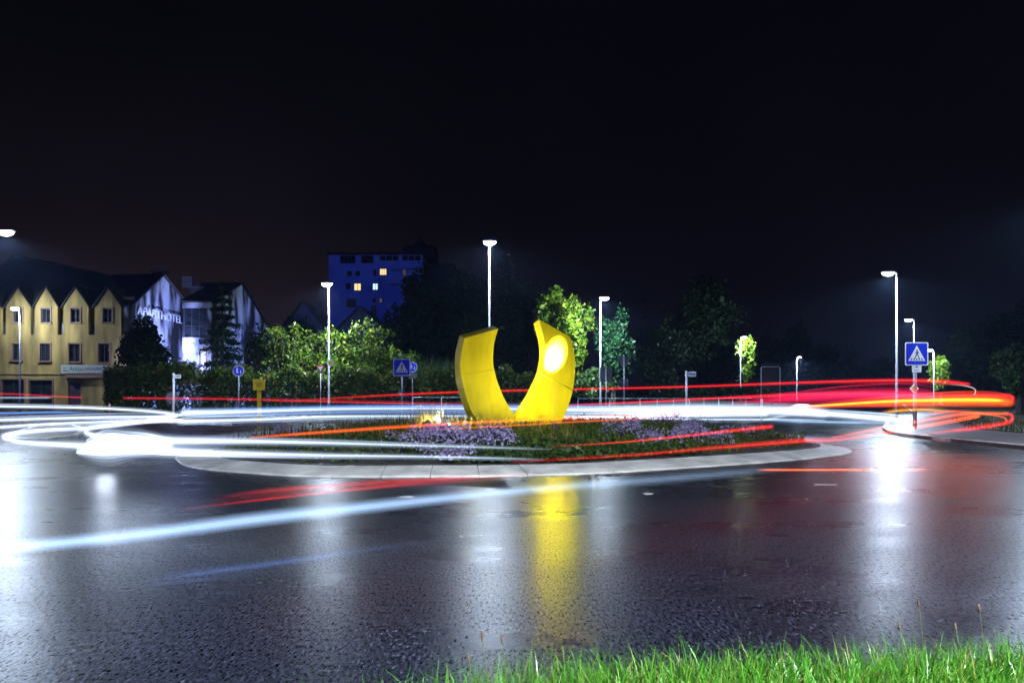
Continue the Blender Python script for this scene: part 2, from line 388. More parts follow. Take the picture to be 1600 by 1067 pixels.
# ------------------------------------------------------------------ foliage
def quads(name, V, m, parent=None, tri=False):
    """V: (n,k,3) array of separate k-cornered leaves"""
    n, k, _ = V.shape; me = bpy.data.meshes.new(name)
    me.vertices.add(n*k); me.vertices.foreach_set('co', V.astype(np.float32).ravel())
    me.loops.add(n*k); me.loops.foreach_set('vertex_index', np.arange(n*k, dtype=np.int32))
    me.polygons.add(n); me.polygons.foreach_set('loop_start', np.arange(0, n*k, k, dtype=np.int32))
    me.polygons.foreach_set('loop_total', np.full(n, k, np.int32)); me.update(calc_edges=True)
    me.materials.append(m); return link(name, me, parent)
def leaves(rng, pos, size, aspect=.55, up=.35, droop=0):
    n = len(pos)
    t = rng.normal(size=(n, 3)); t[:, 2] -= droop; t /= np.linalg.norm(t, axis=1)[:, None]
    u = rng.normal(size=(n, 3)); u[:, 2] += up*2; s = np.cross(u, t); s /= (np.linalg.norm(s, axis=1)[:, None]+1e-9)
    nn = np.cross(t, s); L_ = size*np.clip(rng.lognormal(-.08, .42, n), .35, 2.2)[:, None]
    a = pos-t*L_*.5; c = pos+t*L_*.5
    b = pos+s*L_*aspect*.5+nn*L_*.12-t*L_*.05; d = pos-s*L_*aspect*.5+nn*L_*.12-t*L_*.05
    return np.stack([a, b, c, d], 1)
def crown_points(rng, c, r, n, lumps=16, shell=.6, lump=.42, ragged=.12):
    """leaf positions in a crown of uneven lumps filling the ellipsoid c, r"""
    c, r = np.array(c), np.array(r)
    d = rng.normal(size=(lumps, 3)); d /= np.linalg.norm(d, axis=1)[:, None]
    lc = c+d*r*rng.uniform(.25, .78, lumps)[:, None]; lr = r*rng.uniform(lump*.55, lump*1.15, lumps)[:, None]
    w = lr.prod(1)**(2/3); w /= w.sum(); i = rng.choice(lumps, n, p=w)
    e = rng.normal(size=(n, 3)); e /= np.linalg.norm(e, axis=1)[:, None]
    p = lc[i]+e*lr[i]*(rng.uniform(shell**3, 1, n)**(1/3))[:, None]
    return p+rng.normal(size=(n, 3))*r*ragged*.4
def trunk(mb, base, top, r0, rng, limbs, spread):
    base, top = Vector(base), Vector(top); k = 7; pts = []
    for i in range(k):
        t = i/(k-1); pts.append(base.lerp(top, t)+Vector((rng.normal()*.05, rng.normal()*.05, 0))*(top-base).length*.25*t)
    mb.tube(pts, [r0*(1.25 if i == 0 else 1-.75*i/(k-1)) for i in range(k)], 8)
    for q in range(limbs):
        t = rng.uniform(.35, .95); b = base.lerp(top, t); a = rng.uniform(0, 2*PI); l = spread*rng.uniform(.5, 1)
        e = b+Vector((math.cos(a)*l, math.sin(a)*l, l*rng.uniform(.25, .8)))
        mid = b.lerp(e, .5)+Vector((0, 0, l*.12)); mb.tube([b, mid, e], [r0*.4*(1.1-t*.7), r0*.25*(1.1-t*.7), r0*.06], 6)
def tree(label, px, d, top, bottom, halfw, m, n, leaf, seed, cat='tree', name='tree', tr=.22, lumps=18, shell=.55, lump=.42, group=None, base_z=.1, squash=1.0, depth=None, trunk_top=.75):
    """crown between photo rows top and bottom, halfw in photo pixels, at distance d"""
    rng = np.random.default_rng(seed); x = X(px, d); z1, z0 = Z(top, d), max(Z(bottom, d), base_z+.2); rw = halfw*d/F
    root = empty(name, (x, d, base_z), label, cat, group)
    b = MB(); trunk(b, (0, 0, -.1), (0, 0, (z0+(z1-z0)*trunk_top)-base_z), tr, rng, 9, rw*.75)
    b.build('trunk', M['bark'], root)
    p = crown_points(rng, (0, 0, (z0+z1)/2-base_z), (rw, (depth or rw*.85), (z1-z0)/2*1.02), n, lumps, shell, lump)
    p = p[p[:, 2] > .15]
    quads('crown', leaves(rng, p, leaf), m, root)
    return root
def conifer(label, px, d, top, bottom, halfw, m, n, leaf, seed, group=None, sparse=False, name='conifer'):
    rng = np.random.default_rng(seed); x = X(px, d); z1, z0 = Z(top, d), max(Z(bottom, d), .4); rw = halfw*d/F; h = z1-z0
    root = empty(name, (x, d, .1), label, 'conifer', group)
    b = MB(); b.tube([(0, 0, -.1), (0, 0, z1-.2)], [.2*h/8, .03], 8)
    pts = []
    tiers = int(h/.55)
    for i in range(tiers):
        t = i/tiers; z = z0+h*t-.1; l = rw*(1-t)**.8*rng.uniform(.8, 1.1)+.1; k = 5 if sparse else 9
        for q in range(k):
            a = rng.uniform(0, 2*PI); l2 = l*rng.uniform(.65, 1.1)
            e = Vector((math.cos(a)*l2, math.sin(a)*l2, z-.25*l2)); s = Vector((0, 0, z))
            b.tube([s, e], [.04, .01], 4, False)
            m_ = max(3, int(n/(tiers*k)))
            f = rng.uniform(.15, 1, m_)**.7; w = rng.normal(size=(m_, 3))*np.array([.16, .16, .10])*l2*.7
            pts.append(np.array(s)+(np.array(e)-np.array(s))*f[:, None]+w)
    b.build('trunk', M['bark'], root)
    quads('crown', leaves(rng, np.concatenate(pts), leaf, .35, .2, .5), m, root)
    return root
def hedge(label, path, w, h, m, n, leaf, seed, name='hedge', cat='hedge'):
    """clipped-but-overgrown hedge along a ground path"""
    rng = np.random.default_rng(seed); path = [np.array(p, float) for p in path]
    L_ = [np.linalg.norm(b-a) for a, b in zip(path[:-1], path[1:])]; S = sum(L_)
    root = empty(name, (*path[0], .1), label, cat)
    s = rng.uniform(0, S, n); pos = np.zeros((n, 3))
    for q in range(n):
        a = s[q]; i = 0
        while a > L_[i] and i < len(L_)-1: a -= L_[i]; i += 1
        t = (path[i+1]-path[i])/L_[i]; nr = np.array([t[1], -t[0]])
        top = h*(1+.10*math.sin(s[q]*1.7+seed)+.07*math.sin(s[q]*4.1+2*seed)+rng.normal()*.03)
        u = rng.uniform(-1, 1); zz = top*rng.uniform(0, 1)**.7
        if rng.random() < .6: u = math.copysign(rng.uniform(.75, 1.12), -1 if rng.random() < .0 else 1 if rng.random() < .85 else -1)
        else: zz = top*rng.uniform(.86, 1.06)
        bulge = 1+.14*math.sin(s[q]*2.3+seed*3)
        xy = path[i]+t*a+nr*u*w/2*bulge
        pos[q] = (xy[0]-path[0][0], xy[1]-path[0][1], zz)
    st = MB()
    for k in range(int(S/.9)):
        a = k*.9+.4; i = 0
        while a > L_[i] and i < len(L_)-1: a -= L_[i]; i += 1
        xy = path[i]+(path[i+1]-path[i])*a/L_[i]-path[0]
        st.tube([(xy[0], xy[1], -.05), (xy[0]+rng.normal()*.1, xy[1]+rng.normal()*.1, h*.8)], [.05, .02], 5)
    st.build('stems', M['bark'], root)
    quads('foliage', leaves(rng, pos, leaf), m, root)
    return root
def blades(rng, base, length, width, lean, m, name, parent=None, segs=3, curl=.6):
    """curved grass blades as separate strips"""
    n = len(base); a = rng.uniform(0, 2*PI, n); ln = length*rng.uniform(.5, 1.25, n); le = lean*rng.uniform(.1, 1.2, n); w = width*rng.uniform(.6, 1.3, n)
    d = np.stack([np.cos(a), np.sin(a), np.zeros(n)], 1); b2 = a+rng.normal(size=n)*.7+PI/2
    s = np.stack([np.cos(b2), np.sin(b2), np.zeros(n)], 1)
    rows = []
    for k in range(segs+1):
        t = k/segs; hz = ln*t*(1-.35*le*t*curl); out_ = ln*le*t**2*.8
        c = base+d*out_[:, None]; c = c+np.array([0, 0, 1])*hz[:, None]
        hw = w*.5*(1-t**1.7)+.0003; rows.append((c-s*hw[:, None], c+s*hw[:, None]))
    V = np.zeros((n, 2*(segs+1), 3))
    for k, (l_, r_) in enumerate(rows): V[:, 2*k] = l_; V[:, 2*k+1] = r_
    me = bpy.data.meshes.new(name); nv = 2*(segs+1)
    me.vertices.add(n*nv); me.vertices.foreach_set('co', V.astype(np.float32).ravel())
    f = np.array([[2*k, 2*k+1, 2*k+3, 2*k+2] for k in range(segs)]); Fi = (np.arange(n)[:, None, None]*nv+f[None]).reshape(-1, 4)
    me.loops.add(Fi.size); me.loops.foreach_set('vertex_index', Fi.astype(np.int32).ravel())
    me.polygons.add(len(Fi)); me.polygons.foreach_set('loop_start', np.arange(0, Fi.size, 4, dtype=np.int32))
    me.polygons.foreach_set('loop_total', np.full(len(Fi), 4, np.int32)); me.update(calc_edges=True)
    me.polygons.foreach_set('use_smooth', [True]*len(Fi)); me.materials.append(m)
    return link(name, me, parent)

# ------------------------------------------------------------------ street lamps
LAMPCOL = (.64, .79, 1)
def street_lamp(label, px, d, head_py, arm, power, head_px=None, big=1.0, angle=170, base_z=.1, yaw=0, tilt=None, spill=0):
    """pole at photo column px and distance d; arm: reach of the head sideways (m), yaw turns it"""
    H = Z(head_py, d)-base_z; x = X(px, d)
    root = empty('street_lamp', (x, d, base_z), label, 'street lamp', 'street lamps round the roundabout', yaw)
    b = MB(); b.tube([(0, 0, -.05), (0, 0, .9), (0, 0, 1.0), (0, 0, H)], [.095, .09, .068, .045], 12); b.build('pole', M['galv'], root, True)
    MB().box((0, -.088, .55), (.09, .03, .34)).build('service_door', M['dgrey'], root)
    sg = 1 if arm >= 0 else -1; L_ = abs(arm)
    b = MB(); b.tube([(0, 0, H-.02), (sg*.06, 0, H+.05), (sg*max(.1, L_-.25), 0, H+.06)], .032, 8); b.build('arm', M['galv'], root, True)
    hc = sg*L_
    h = MB()
    pr = [(-.36, .03), (-.30, .0), (.30, .0), (.36, .03), (.30, .075), (0, .10), (-.30, .075)]
    v = []; 
    for y in (-.19*big, .19*big):
        for (q, z) in pr: v.append((hc+q*big, y, H+.035+z*big))
    k = len(pr)
    h.add(v, [tuple(range(k)), tuple(range(2*k-1, k-1, -1))]+[(i, k+i, k+(i+1) % k, (i+1) % k) for i in range(k)])
    hd = h.build('lamp_head', M['head'], root)
    l = MB(); kk = 16; rows = 6; v = []; f = []
    for j in range(rows):
        a = -.45+j/(rows-1)*(PI/2+.45); rr_, zz = max(.02, math.cos(a)), -math.sin(a)*.15*big
        for i in range(kk):
            t = 2*PI*i/kk; v.append((hc+.31*big*rr_*math.cos(t), .20*big*rr_*math.sin(t), H+.0+zz))
    for j in range(rows-1):
        for i in range(kk): f.append((j*kk+i, j*kk+(i+1) % kk, (j+1)*kk+(i+1) % kk, (j+1)*kk+i))
    l.add(v, f); l.build('lens', M['lens'], hd, True)
    if power:
        ld = bpy.data.lights.new('lamp_light', 'SPOT' if angle <= 180 else 'POINT'); ld.energy = power; ld.color = LAMPCOL; ld.shadow_soft_size = .09
        if angle <= 180: ld.spot_size = math.radians(angle); ld.spot_blend = .4
        lo = link('lamp_light', ld, root); lo.location = (hc, 0, H-.17*big)
        if tilt: lo.rotation_euler = Vector(tilt).to_track_quat('-Z', 'Y').to_euler()
        if spill:                              # the little that the optic throws back over the carriageway
            l2 = bpy.data.lights.new('lamp_light', 'SPOT'); l2.energy = spill; l2.color = LAMPCOL; l2.shadow_soft_size = .09; l2.spot_size = math.radians(170); l2.spot_blend = .4
            o2 = link('lamp_light', l2, root); o2.location = (hc, 0, H-.17*big)
    return root
street_lamp('tall street lamp rising behind the yellow sculpture', 764.5, 38.6, 379, .02, 8500, big=1.0)
street_lamp('street lamp on the pole carrying the yellow diamond sign, before the lit shrub', 514, 45, 444, -.12, 5500, tilt=(.25, .7, -.7), spill=4500)
street_lamp('street lamp to the right of the yellow sculpture, against bright green leaves', 938, 51.5, 466, .26, 10000, tilt=(-.35, .8, -.45), spill=4500)
street_lamp('tallest and brightest street lamp on the right, its head reaching left', 1401, 41.2, 427, -.46, 7000)
street_lamp('street lamp whose pole stands behind the right zebra crossing sign', 1428, 65.8, 500, -.48, 7000)
street_lamp('small distant street lamp beside the lit tree at right', 1459, 101, 547, -.5, 12000, tilt=(.3, .8, -.5))
street_lamp('distant street lamp standing alone before the dark woods, head to the right', 1245, 127, 558, .45, 14000)
street_lamp('street lamp half hidden in the small bright green tree', 1157, 82, 527, .4, 6500, tilt=(.1, .8, -.5))
street_lamp('street lamp in front of the ochre hotel facade', 31, 57, 482, -.36, 1500, tilt=(.1, .75, -.6))
street_lamp('street lamp at the left edge of the picture, its pole cut off', -12, 31, 363, .55, 6000)
street_lamp('street lamp just outside the right edge, lighting the near kerb', 1690, 25, 300, -.5, 4500)
_l = empty('street_lamp', (3.8, -4.2, .1), 'street lamp on the near verge behind the viewer, outside the picture', 'street lamp', 'street lamps round the roundabout')
MB().tube([(0, 0, 0), (0, 0, 1), (0, 0, 8.6)], [.09, .07, .045], 12).build('pole', M['galv'], _l, True)
_h = MB().box((-.4, 0, 8.64), (.9, .3, .1)).build('lamp_head', M['head'], _l)
MB().box((-.45, 0, 8.57), (.5, .24, .03)).build('lens', M['lens'], _h)
_d = bpy.data.lights.new('lamp_light', 'SPOT'); _d.energy = 44000; _d.color = (.88, .93, 1); _d.spot_size = math.radians(165); _d.spot_blend = .6; _d.shadow_soft_size = .13
_o = link('lamp_light', _d, _l); _o.location = (-.45, 0, 8.5)

# ------------------------------------------------------------------ yellow sculpture: two curved plates
def curved_plate(rows, name, dB, dC, dA, parent, base):
    """rows of photo points (edge A, near corner B, far corner C) lifted to their distances; D closes the section"""
    A = catmull([P(*a, dA) for a, b, c in rows], 6); B = catmull([P(*b, dB) for a, b, c in rows], 6); Cc = catmull([P(*c, dC) for a, b, c in rows], 6)
    v, f = [], []; n = len(A)
    for a, b, c in zip(A, B, Cc):
        d = a+(c-b); v += [tuple(q-np.array(base)) for q in (a, b, c, d)]
    # separate vertices per side keep the edges crisp
    mb = MB()
    for q in range(4):
        sv = [];
        for i in range(n): sv += [v[i*4+q], v[i*4+(q+1) % 4]]
        mb.add(sv, [(2*i, 2*i+1, 2*i+3, 2*i+2) for i in range(n-1)])
    mb.add(v[:4], [(3, 2, 1, 0)]); mb.add(v[-4:], [(0, 1, 2, 3)])
    return mb.build(name, M['yellow'], parent, True)
def z4(l): return [tuple((680+x/4.446, 480+y/4.446) for x, y in r) for r in l]
base = (-.3, 20.2, .3)
scu = empty('sculpture', base, 'bright yellow sculpture of two curved upright plates on the roundabout', 'sculpture')
curved_plate(z4([((170, 195), (203, 215), (440, 148)), ((143, 300), (182, 310), (409, 258)), ((136, 400), (173, 405), (402, 370)), ((142, 500), (185, 500), (416, 460)), ((163, 590), (207, 590), (448, 560)),
                 ((195, 690), (240, 690), (492, 655)), ((235, 775), (282, 772), (548, 742)), ((300, 870), (348, 865), (612, 830)), ((350, 925), (400, 920), (668, 890))]), 'plate', 19.6, 19.95, 20.05, scu, base)
curved_plate(z4([((682, 115), (722, 85), (935, 205)), ((718, 250), (757, 225), (966, 318)), ((722, 350), (763, 345), (972, 430)), ((703, 455), (746, 455), (957, 565)), ((657, 560), (715, 550), (931, 668)),
                 ((612, 640), (668, 640), (900, 750)), ((545, 740), (592, 742), (868, 825)), ((455, 860), (495, 865), (848, 905)), ((420, 910), (455, 920), (835, 950))]), 'plate', 19.0, 19.3, 19.4, scu, base)
# weld seams: thin raised beads across the plates
def bead(b, c, dB, dC):
    p, q = P(*b, dB)-Vector(base), P(*c, dC)-Vector(base)
    MB().tube([p.lerp(q, .01), p.lerp(q, .99)], .009, 6).build('weld_seam', M['yellow'], scu, True)
bead(*z4([((180, 470), (413, 430))])[0], 19.6, 19.95); bead(*z4([((742, 465), (955, 575))])[0], 19.0, 19.3)

# floodlight in the planting that lights the sculpture
fl = P(668, 662, 16.6); tgt = P(864, 556, 19.15)
rt = empty('floodlight', (fl.x, fl.y, mound(fl.x, fl.y)), 'small floodlight glowing among dry grass at the foot of the sculpture', 'floodlight')
fz = fl.z-mound(fl.x, fl.y)
MB().tube([(0, 0, -.1), (0, 0, fz-.05)], .02, 8).build('stake', M['dgrey'], rt)
dirv = (tgt-fl).normalized(); q = dirv.to_track_quat('-Z', 'Y')
hb = MB().tube([Vector((0, 0, fz))-dirv*.12, Vector((0, 0, fz))-dirv*.02, Vector((0, 0, fz))+dirv*.05], [.05, .08, .085], 14).build('housing', M['dgrey'], rt)
MB().tube([Vector((0, 0, fz))+dirv*.052, Vector((0, 0, fz))+dirv*.068], [.075, .045], 14).build('lens', glow('flood_lens', (1, .9, .7), 60), hb)
def spot(parent, loc, target, power, size, blend, col, soft=.03):
    d = bpy.data.lights.new('lamp_light', 'SPOT'); d.energy = power; d.spot_size = math.radians(size); d.spot_blend = blend; d.color = col; d.shadow_soft_size = soft
    o = link('lamp_light', d, parent); o.location = loc
    w = Vector(parent.location)+Vector(loc); o.rotation_euler = (Vector(target)-w).to_track_quat('-Z', 'Y').to_euler(); return o
spot(rt, tuple(Vector((0, 0, fz))+dirv*.10), P(850, 590, 19.3), 1900, 60, 1, (1, .95, .85))
pd = bpy.data.lights.new('lamp_light', 'POINT'); pd.energy = 14; pd.color = (1, .8, .45); pd.shadow_soft_size = .05
po = link('lamp_light', pd, rt); po.location = tuple(Vector((-.05, .22, fz+.06)))
# narrow floodlight added before the right plate to burn out a disc on the paint
f4 = Vector((.98, 17.3, mound(.98, 17.3)))
rt4 = empty('floodlight', f4, 'added hidden narrow floodlight low in the grass, aimed up at the right plate', 'floodlight')
MB().tube([(0, 0, -.1), (0, 0, .08)], .02, 8).build('stake', M['dgrey'], rt4)
h4 = MB().tube([(0, -.05, .08), (0, .0, .13), (0, .05, .18)], [.05, .08, .085], 14).build('housing', M['dgrey'], rt4)
MB().tube([(0, .052, .181), (0, .058, .187)], [.07, .04], 14).build('lens', glow('flood_lens', (1, .95, .85), 12), h4)
spot(rt4, (0, .10, .25), P(865, 556, 19.15), 70000, 16, 1, (1, .95, 1))
# hidden floodlight added to brighten the left plate
f2 = P(700, 690, 15.2)
rt2 = empty('floodlight', (f2.x, f2.y, mound(f2.x, f2.y)), 'added low floodlight hidden behind the purple asters, aimed at the left plate', 'floodlight')
MB().tube([(0, 0, -.1), (0, 0, .12)], .02, 8).build('stake', M['dgrey'], rt2)
h2 = MB().tube([(0, -.08, .16), (0, .06, .22)], [.05, .085], 14).build('housing', M['dgrey'], rt2)
MB().tube([(0, .062, .221), (0, .07, .225)], [.07, .04], 14).build('lens', glow('flood_lens', (1, .95, .85), 12), h2)
spot(rt2, (0, .12, .24), P(745, 585, 19.8), 650, 62, 1, (1, .95, .8))

# ------------------------------------------------------------------ traffic signs
def pole(parent, h, r=.038, m='galv'): return MB().tube([(0, 0, -.1), (0, 0, h)], r, 10).build('pole', M[m], parent, True)
def zebra_sign(root, zc, s):
    MB().plate(rrect(0, zc, s, s, .07*s), -.060, -.048).build('sign_panel', M['white'], root)
    sp_ = root.children[-1]
    MB().plate(rrect(0, zc, s*.91, s*.91, .05*s), -.0635, -.0605).build('blue_field', M['blue'], sp_)
    MB().plate([(-.37*s, zc-.30*s), (.37*s, zc-.30*s), (0, zc+.36*s)], -.0665, -.064).build('white_triangle', M['white'], sp_)
    b = MB()
    for i in range(5):                                     # zebra stripes under the walker
        x0 = (-.27+.12*i)*s; b.plate([(x0, zc-.27*s), (x0+.055*s, zc-.27*s), (x0*.86+.05*s, zc-.19*s), (x0*.86, zc-.19*s)], -.0695, -.067)
    b.plate(circle(.015*s, zc+.16*s, .035*s, 12), -.0695, -.067)
    b.plate([(-.03*s, zc-.02*s), (.05*s, zc-.02*s), (.045*s, zc+.115*s), (-.02*s, zc+.115*s)], -.0695, -.067)
    b.plate([(-.11*s, zc-.185*s), (-.07*s, zc-.185*s), (.02*s, zc-.021*s), (-.03*s, zc-.021*s)], -.0695, -.067)
    b.plate([(.08*s, zc-.185*s), (.12*s, zc-.185*s), (.05*s, zc-.021*s), (.0205*s, zc-.021*s)], -.0695, -.067)
    b.plate([(-.085*s, zc+.03*s), (-.065*s, zc+.015*s), (-.021*s, zc+.07*s), (-.021*s, zc+.10*s)], -.0695, -.067)
    b.plate([(.0455*s, zc+.10*s), (.047*s, zc+.07*s), (.095*s, zc+.02*s), (.11*s, zc+.04*s)], -.0695, -.067)
    b.build('pictogram', M['black'], sp_)
    for q_ in (.2, -.2): MB().box((0, -.043, zc+q_*s), (.12, .01, .04)).build('bracket', M['galv'], root)

z1 = empty('crossing_sign', (X(628, 38.4), 38.4, .1), 'blue square zebra crossing sign on a thin pole left of the sculpture', 'traffic sign')
pole(z1, Z(561, 38.4)-.05); zebra_sign(z1, Z(574, 38.4)-.1, .86)
MB().box((-.11, -.06, Z(614, 38.4)-.1), (.10, .05, .22)).build('reflector', mat('green_box', (.05, .35, .25), .5), z1)
z2 = empty('crossing_sign', (X(1431, 27.6), 27.6, .1), 'large blue square zebra crossing sign with white plate below, at right', 'traffic sign')
pole(z2, Z(540, 27.6)-.1); zebra_sign(z2, Z(553, 27.6)-.1, .84)
MB().plate(rrect(0, Z(576, 27.6)-.1, .34, .27, .03), -.060, -.048).build('plate', M['white'], z2)
pb = z2.children[-1]; MB().plate([(-.05, Z(574.5, 27.6)-.1), (.05, Z(574.5, 27.6)-.1), (.02, Z(572, 27.6)-.1), (-.03, Z(572, 27.6)-.1)], -.063, -.061).build('pictogram', mat('green_film', (.02, .3, .15), .5), pb)
MB().plate([(-.09, Z(579, 27.6)-.1), (.09, Z(579, 27.6)-.1), (.09, Z(578.4, 27.6)-.1), (-.09, Z(578.4, 27.6)-.1)], -.063, -.061).build('pictogram', M['black'], pb)
def diamond(root, x, y, z, s):
    a = MB().plate([(x, z-s), (x+s, z), (x, z+s), (x-s, z)], y-.012, y).build('sign_panel', M['white'], root)
    MB().plate([(x, z-s*.66), (x+s*.66, z), (x, z+s*.66), (x-s*.66, z)], y-.016, y-.013).build('yellow_field', M['amber'], a)
dz_ = empty('priority_sign', (X(1427.5, 30), 30, .1), 'yellow and white diamond sign below the right crossing sign', 'traffic sign')
pole(dz_, Z(600, 30)-.1, .03); diamond(dz_, 0, -.04, Z(607, 30)-.1, .19)
dz2 = empty('priority_sign', (X(516.5, 44.7), 44.7, Z(567, 44.7)), 'yellow diamond sign fixed to the lamp pole before the shrub', 'traffic sign')
MB().box((-.05, .16, 0), (.03, .30, .05)).build('bracket', M['galv'], dz2); diamond(dz2, 0, 0, 0, .24)
yl = empty('yield_sign', (X(501, 45.2), 45.2, .1), 'small red and white inverted triangle sign left of the lamp pole', 'traffic sign')
pole(yl, Z(570, 45.2)-.1, .03)
zc = Z(576, 45.2)-.1
yp = MB().plate([(-.28, zc+.20), (0, zc-.30), (.28, zc+.20)], -.05, -.038).build('sign_panel', M['red'], yl)
MB().plate([(-.17, zc+.135), (0, zc-.17), (.17, zc+.135)], -.054, -.051).build('white_triangle', M['white'], yp)
def figure(b, x, z, s, y0, y1):
    b.plate(circle(x, z+.40*s, .09*s, 12), y0, y1)
    b.plate([(x-.13*s, z-.02*s), (x+.13*s, z-.02*s), (x+.10*s, z+.29*s), (x-.10*s, z+.29*s)], y0, y1)
    b.plate([(x-.16*s, z-.45*s), (x-.06*s, z-.45*s), (x+.02*s, z-.021*s), (x-.12*s, z-.021*s)], y0, y1)
    b.plate([(x+.06*s, z-.45*s), (x+.16*s, z-.45*s), (x+.12*s, z-.021*s), (x+.025*s, z-.021*s)], y0, y1)
def round_sign(root, zc, r, m='blue'):
    a = MB().plate(circle(0, zc, r), -.06, -.048).build('sign_panel', M['white'], root)
    MB().plate(circle(0, zc, r*.92), -.064, -.061).build('blue_field', M[m], a)
    for fx, fz, fs in ((-.06*r/.3, zc+.03, r*1.05), (.13*r/.3, zc-.05, r*.7)):
        b = MB(); figure(b, fx, fz, fs, -.068, -.065); b.build('pictogram', M['white'], a)
rs1 = empty('footpath_sign', (X(373, 42), 42, .1), 'round blue sign with walking adult and child, beside the yellow post', 'traffic sign')
pole(rs1, Z(575, 42)-.1, .034); round_sign(rs1, Z(579.5, 42)-.1, .31)
rs2 = empty('footpath_sign', (X(644.5, 46), 46, .1), 'darker round blue sign over a grey plate, just behind the crossing sign', 'traffic sign')
pole(rs2, Z(566, 46)-.1, .03); round_sign(rs2, Z(573.5, 46)-.1, .30)
MB().plate(rrect(0, Z(587, 46)-.1, .5, .36, .03), -.06, -.05).build('plate', M['dgrey'], rs2)
# yellow gas marker post
yp_ = empty('marker_post', (X(405, 34.4), 34.4, .11), 'yellow plastic marker post with a square head at the kerb corner', 'marker post')
MB().box((-.045, 0, .72), (.075, .10, 1.5)).box((.045, 0, .72), (.075, .10, 1.5)).box((0, 0, .72), (.02, .06, 1.46)).build('post', M['ypost'], yp_)
pn = MB().plate(rrect(0, Z(601, 34.4)-.11, .52, .50, .03), -.08, .03).build('panel', M['ypost'], yp_)
b = MB()
for i in range(3): b.box((0, -.083, Z(598.5+2.4*i, 34.4)-.11), (.30-.05*i, .004, .022))
b.build('lettering', mat('brown_lettering', (.35, .14, .01), .5), pn)
# street name posts
def name_post(label, px, d, top, sw, sh, sgn=1):
    r_ = empty('street_name_sign', (X(px, d), d, .1), label, 'street sign')
    MB().tube([(0, 0, -.1), (0, 0, Z(top, d)-.1)], .055, 10).build('pole', M['white'], r_, True)
    zt = Z(top+5, d)-.1
    p_ = MB().box((sgn*(.06+sw/2), -.05, zt), (sw, .03, sh), sgn*-.25).build('sign_panel', M['white'], r_)
    MB().box((sgn*(.07+sw/2), -.075, zt), (sw*.7, .008, sh*.16), sgn*-.25).build('lettering', M['black'], p_)
    return r_
name_post('white post with street name sign near the hotel, before a grey disc', 271.5, 40, 583, .36, .2)
name_post('white post with street name sign standing alone at right of the railing', 1072.5, 40, 579.5, .44, .27)
ds = empty('round_sign', (X(270, 41), 41, .1), 'back of a round grey sign behind the left street name post', 'traffic sign')
pole(ds, Z(612, 41)-.1, .03); MB().plate(circle(0, Z(622, 41)-.1, .35), -.052, -.04).build('sign_panel', M['dgrey'], ds)
# signs seen from behind
sb = empty('direction_sign', (X(947, 43), 43, .1), 'back of a dark rectangular road sign beside the lamp pole', 'traffic sign')
pole(sb, Z(575, 43)-.1, .04); MB().plate(rrect(0, Z(585, 43)-.1, .66, .84, .05), .05, .065).build('sign_panel', M['dgrey'], sb)
sb2 = empty('yield_sign', (X(975, 43.6), 43.6, .1), 'back of an inverted triangle sign with a small plate beneath, on a tall pole', 'traffic sign')
pole(sb2, Z(555, 43.6)-.1, .045); zc = Z(566, 43.6)-.1
MB().plate([(-.45, zc+.36), (0, zc-.46), (.45, zc+.36)], .06, .075).build('sign_panel', M['dgrey'], sb2)
MB().plate(rrect(0, Z(598, 43.6)-.1, .5, .42, .03), .06, .075).build('plate', M['dgrey'], sb2)
ob = empty('information_board', (X(1204, 60), 60, .1), 'tall dark framed board seen from behind before the woods', 'sign board')
b = MB(); hw = .74; z0, z1_ = Z(620, 60)-.1, Z(573, 60)-.1
b.tube([(-hw, 0, -.2), (-hw, 0, z1_-.08), (-hw+.08, 0, z1_), (hw-.08, 0, z1_), (hw, 0, z1_-.08), (hw, 0, -.2)], .035, 8); b.build('frame', M['galv'], ob, True)
MB().box((0, 0, (z1_+1.35)/2+.35), (2*hw-.1, .03, z1_-1.4)).build('panel', M['dark'], ob)
# bollard, railing
bo = empty('bollard', (X(1190, 38.2), 38.2, .0), 'white bollard with a red band near the right end of the planting', 'bollard')
MB().tube([(0, 0, 0), (0, 0, .9), (0, 0, 1.1), (0, 0, 1.16)], [.06, .06, .06, .03], 12).build('post', M['white'], bo, True)
MB().tube([(0, 0, .55), (0, 0, .74)], .063, 12).build('red_band', M['red'], bo, True)
b2_ = empty('bollard', (X(171, 46), 46, .1), 'short red and white bollard in front of the hotel hedge', 'bollard')
MB().tube([(0, 0, 0), (0, 0, .75), (0, 0, .8)], [.06, .06, .03], 12).build('post', M['red'], b2_, True)
MB().tube([(0, 0, .6), (0, 0, .7)], .063, 12).build('white_band', M['white'], b2_, True)
def railing(label, pts, h):
    r_ = empty('railing', (pts[0][0], pts[0][1], .1), label, 'railing'); o0 = Vector((pts[0][0], pts[0][1], 0))
    P3 = [Vector((x, y, 0))-o0 for x, y in pts]
    b = MB()
    for zz in (h, h*.55): b.tube([p+Vector((0, 0, zz)) for p in P3], .026, 8)
    b.build('rail', M['galv'], r_, True)
    for p, q in zip(P3[:-1], P3[1:]):
        k = max(1, round((q-p).length/2.0))
        for i in range(k): c = p.lerp(q, i/k); MB().tube([c+Vector((0, 0, -.1)), c+Vector((0, 0, h))], .028, 8).build('post', M['galv'], r_, True)
railing('grey tubular steel railing running right behind the road signs', [(X(903, 45), 45), (X(1000, 47), 47), (X(1100, 52), 52), (X(1185, 58), 58)], 1.05)
railing('short grey railing before the hedge, left of the sculpture', [(X(645, 43), 43), (X(690, 43.2), 43.2), (X(745, 43.5), 43.5)], 1.12)

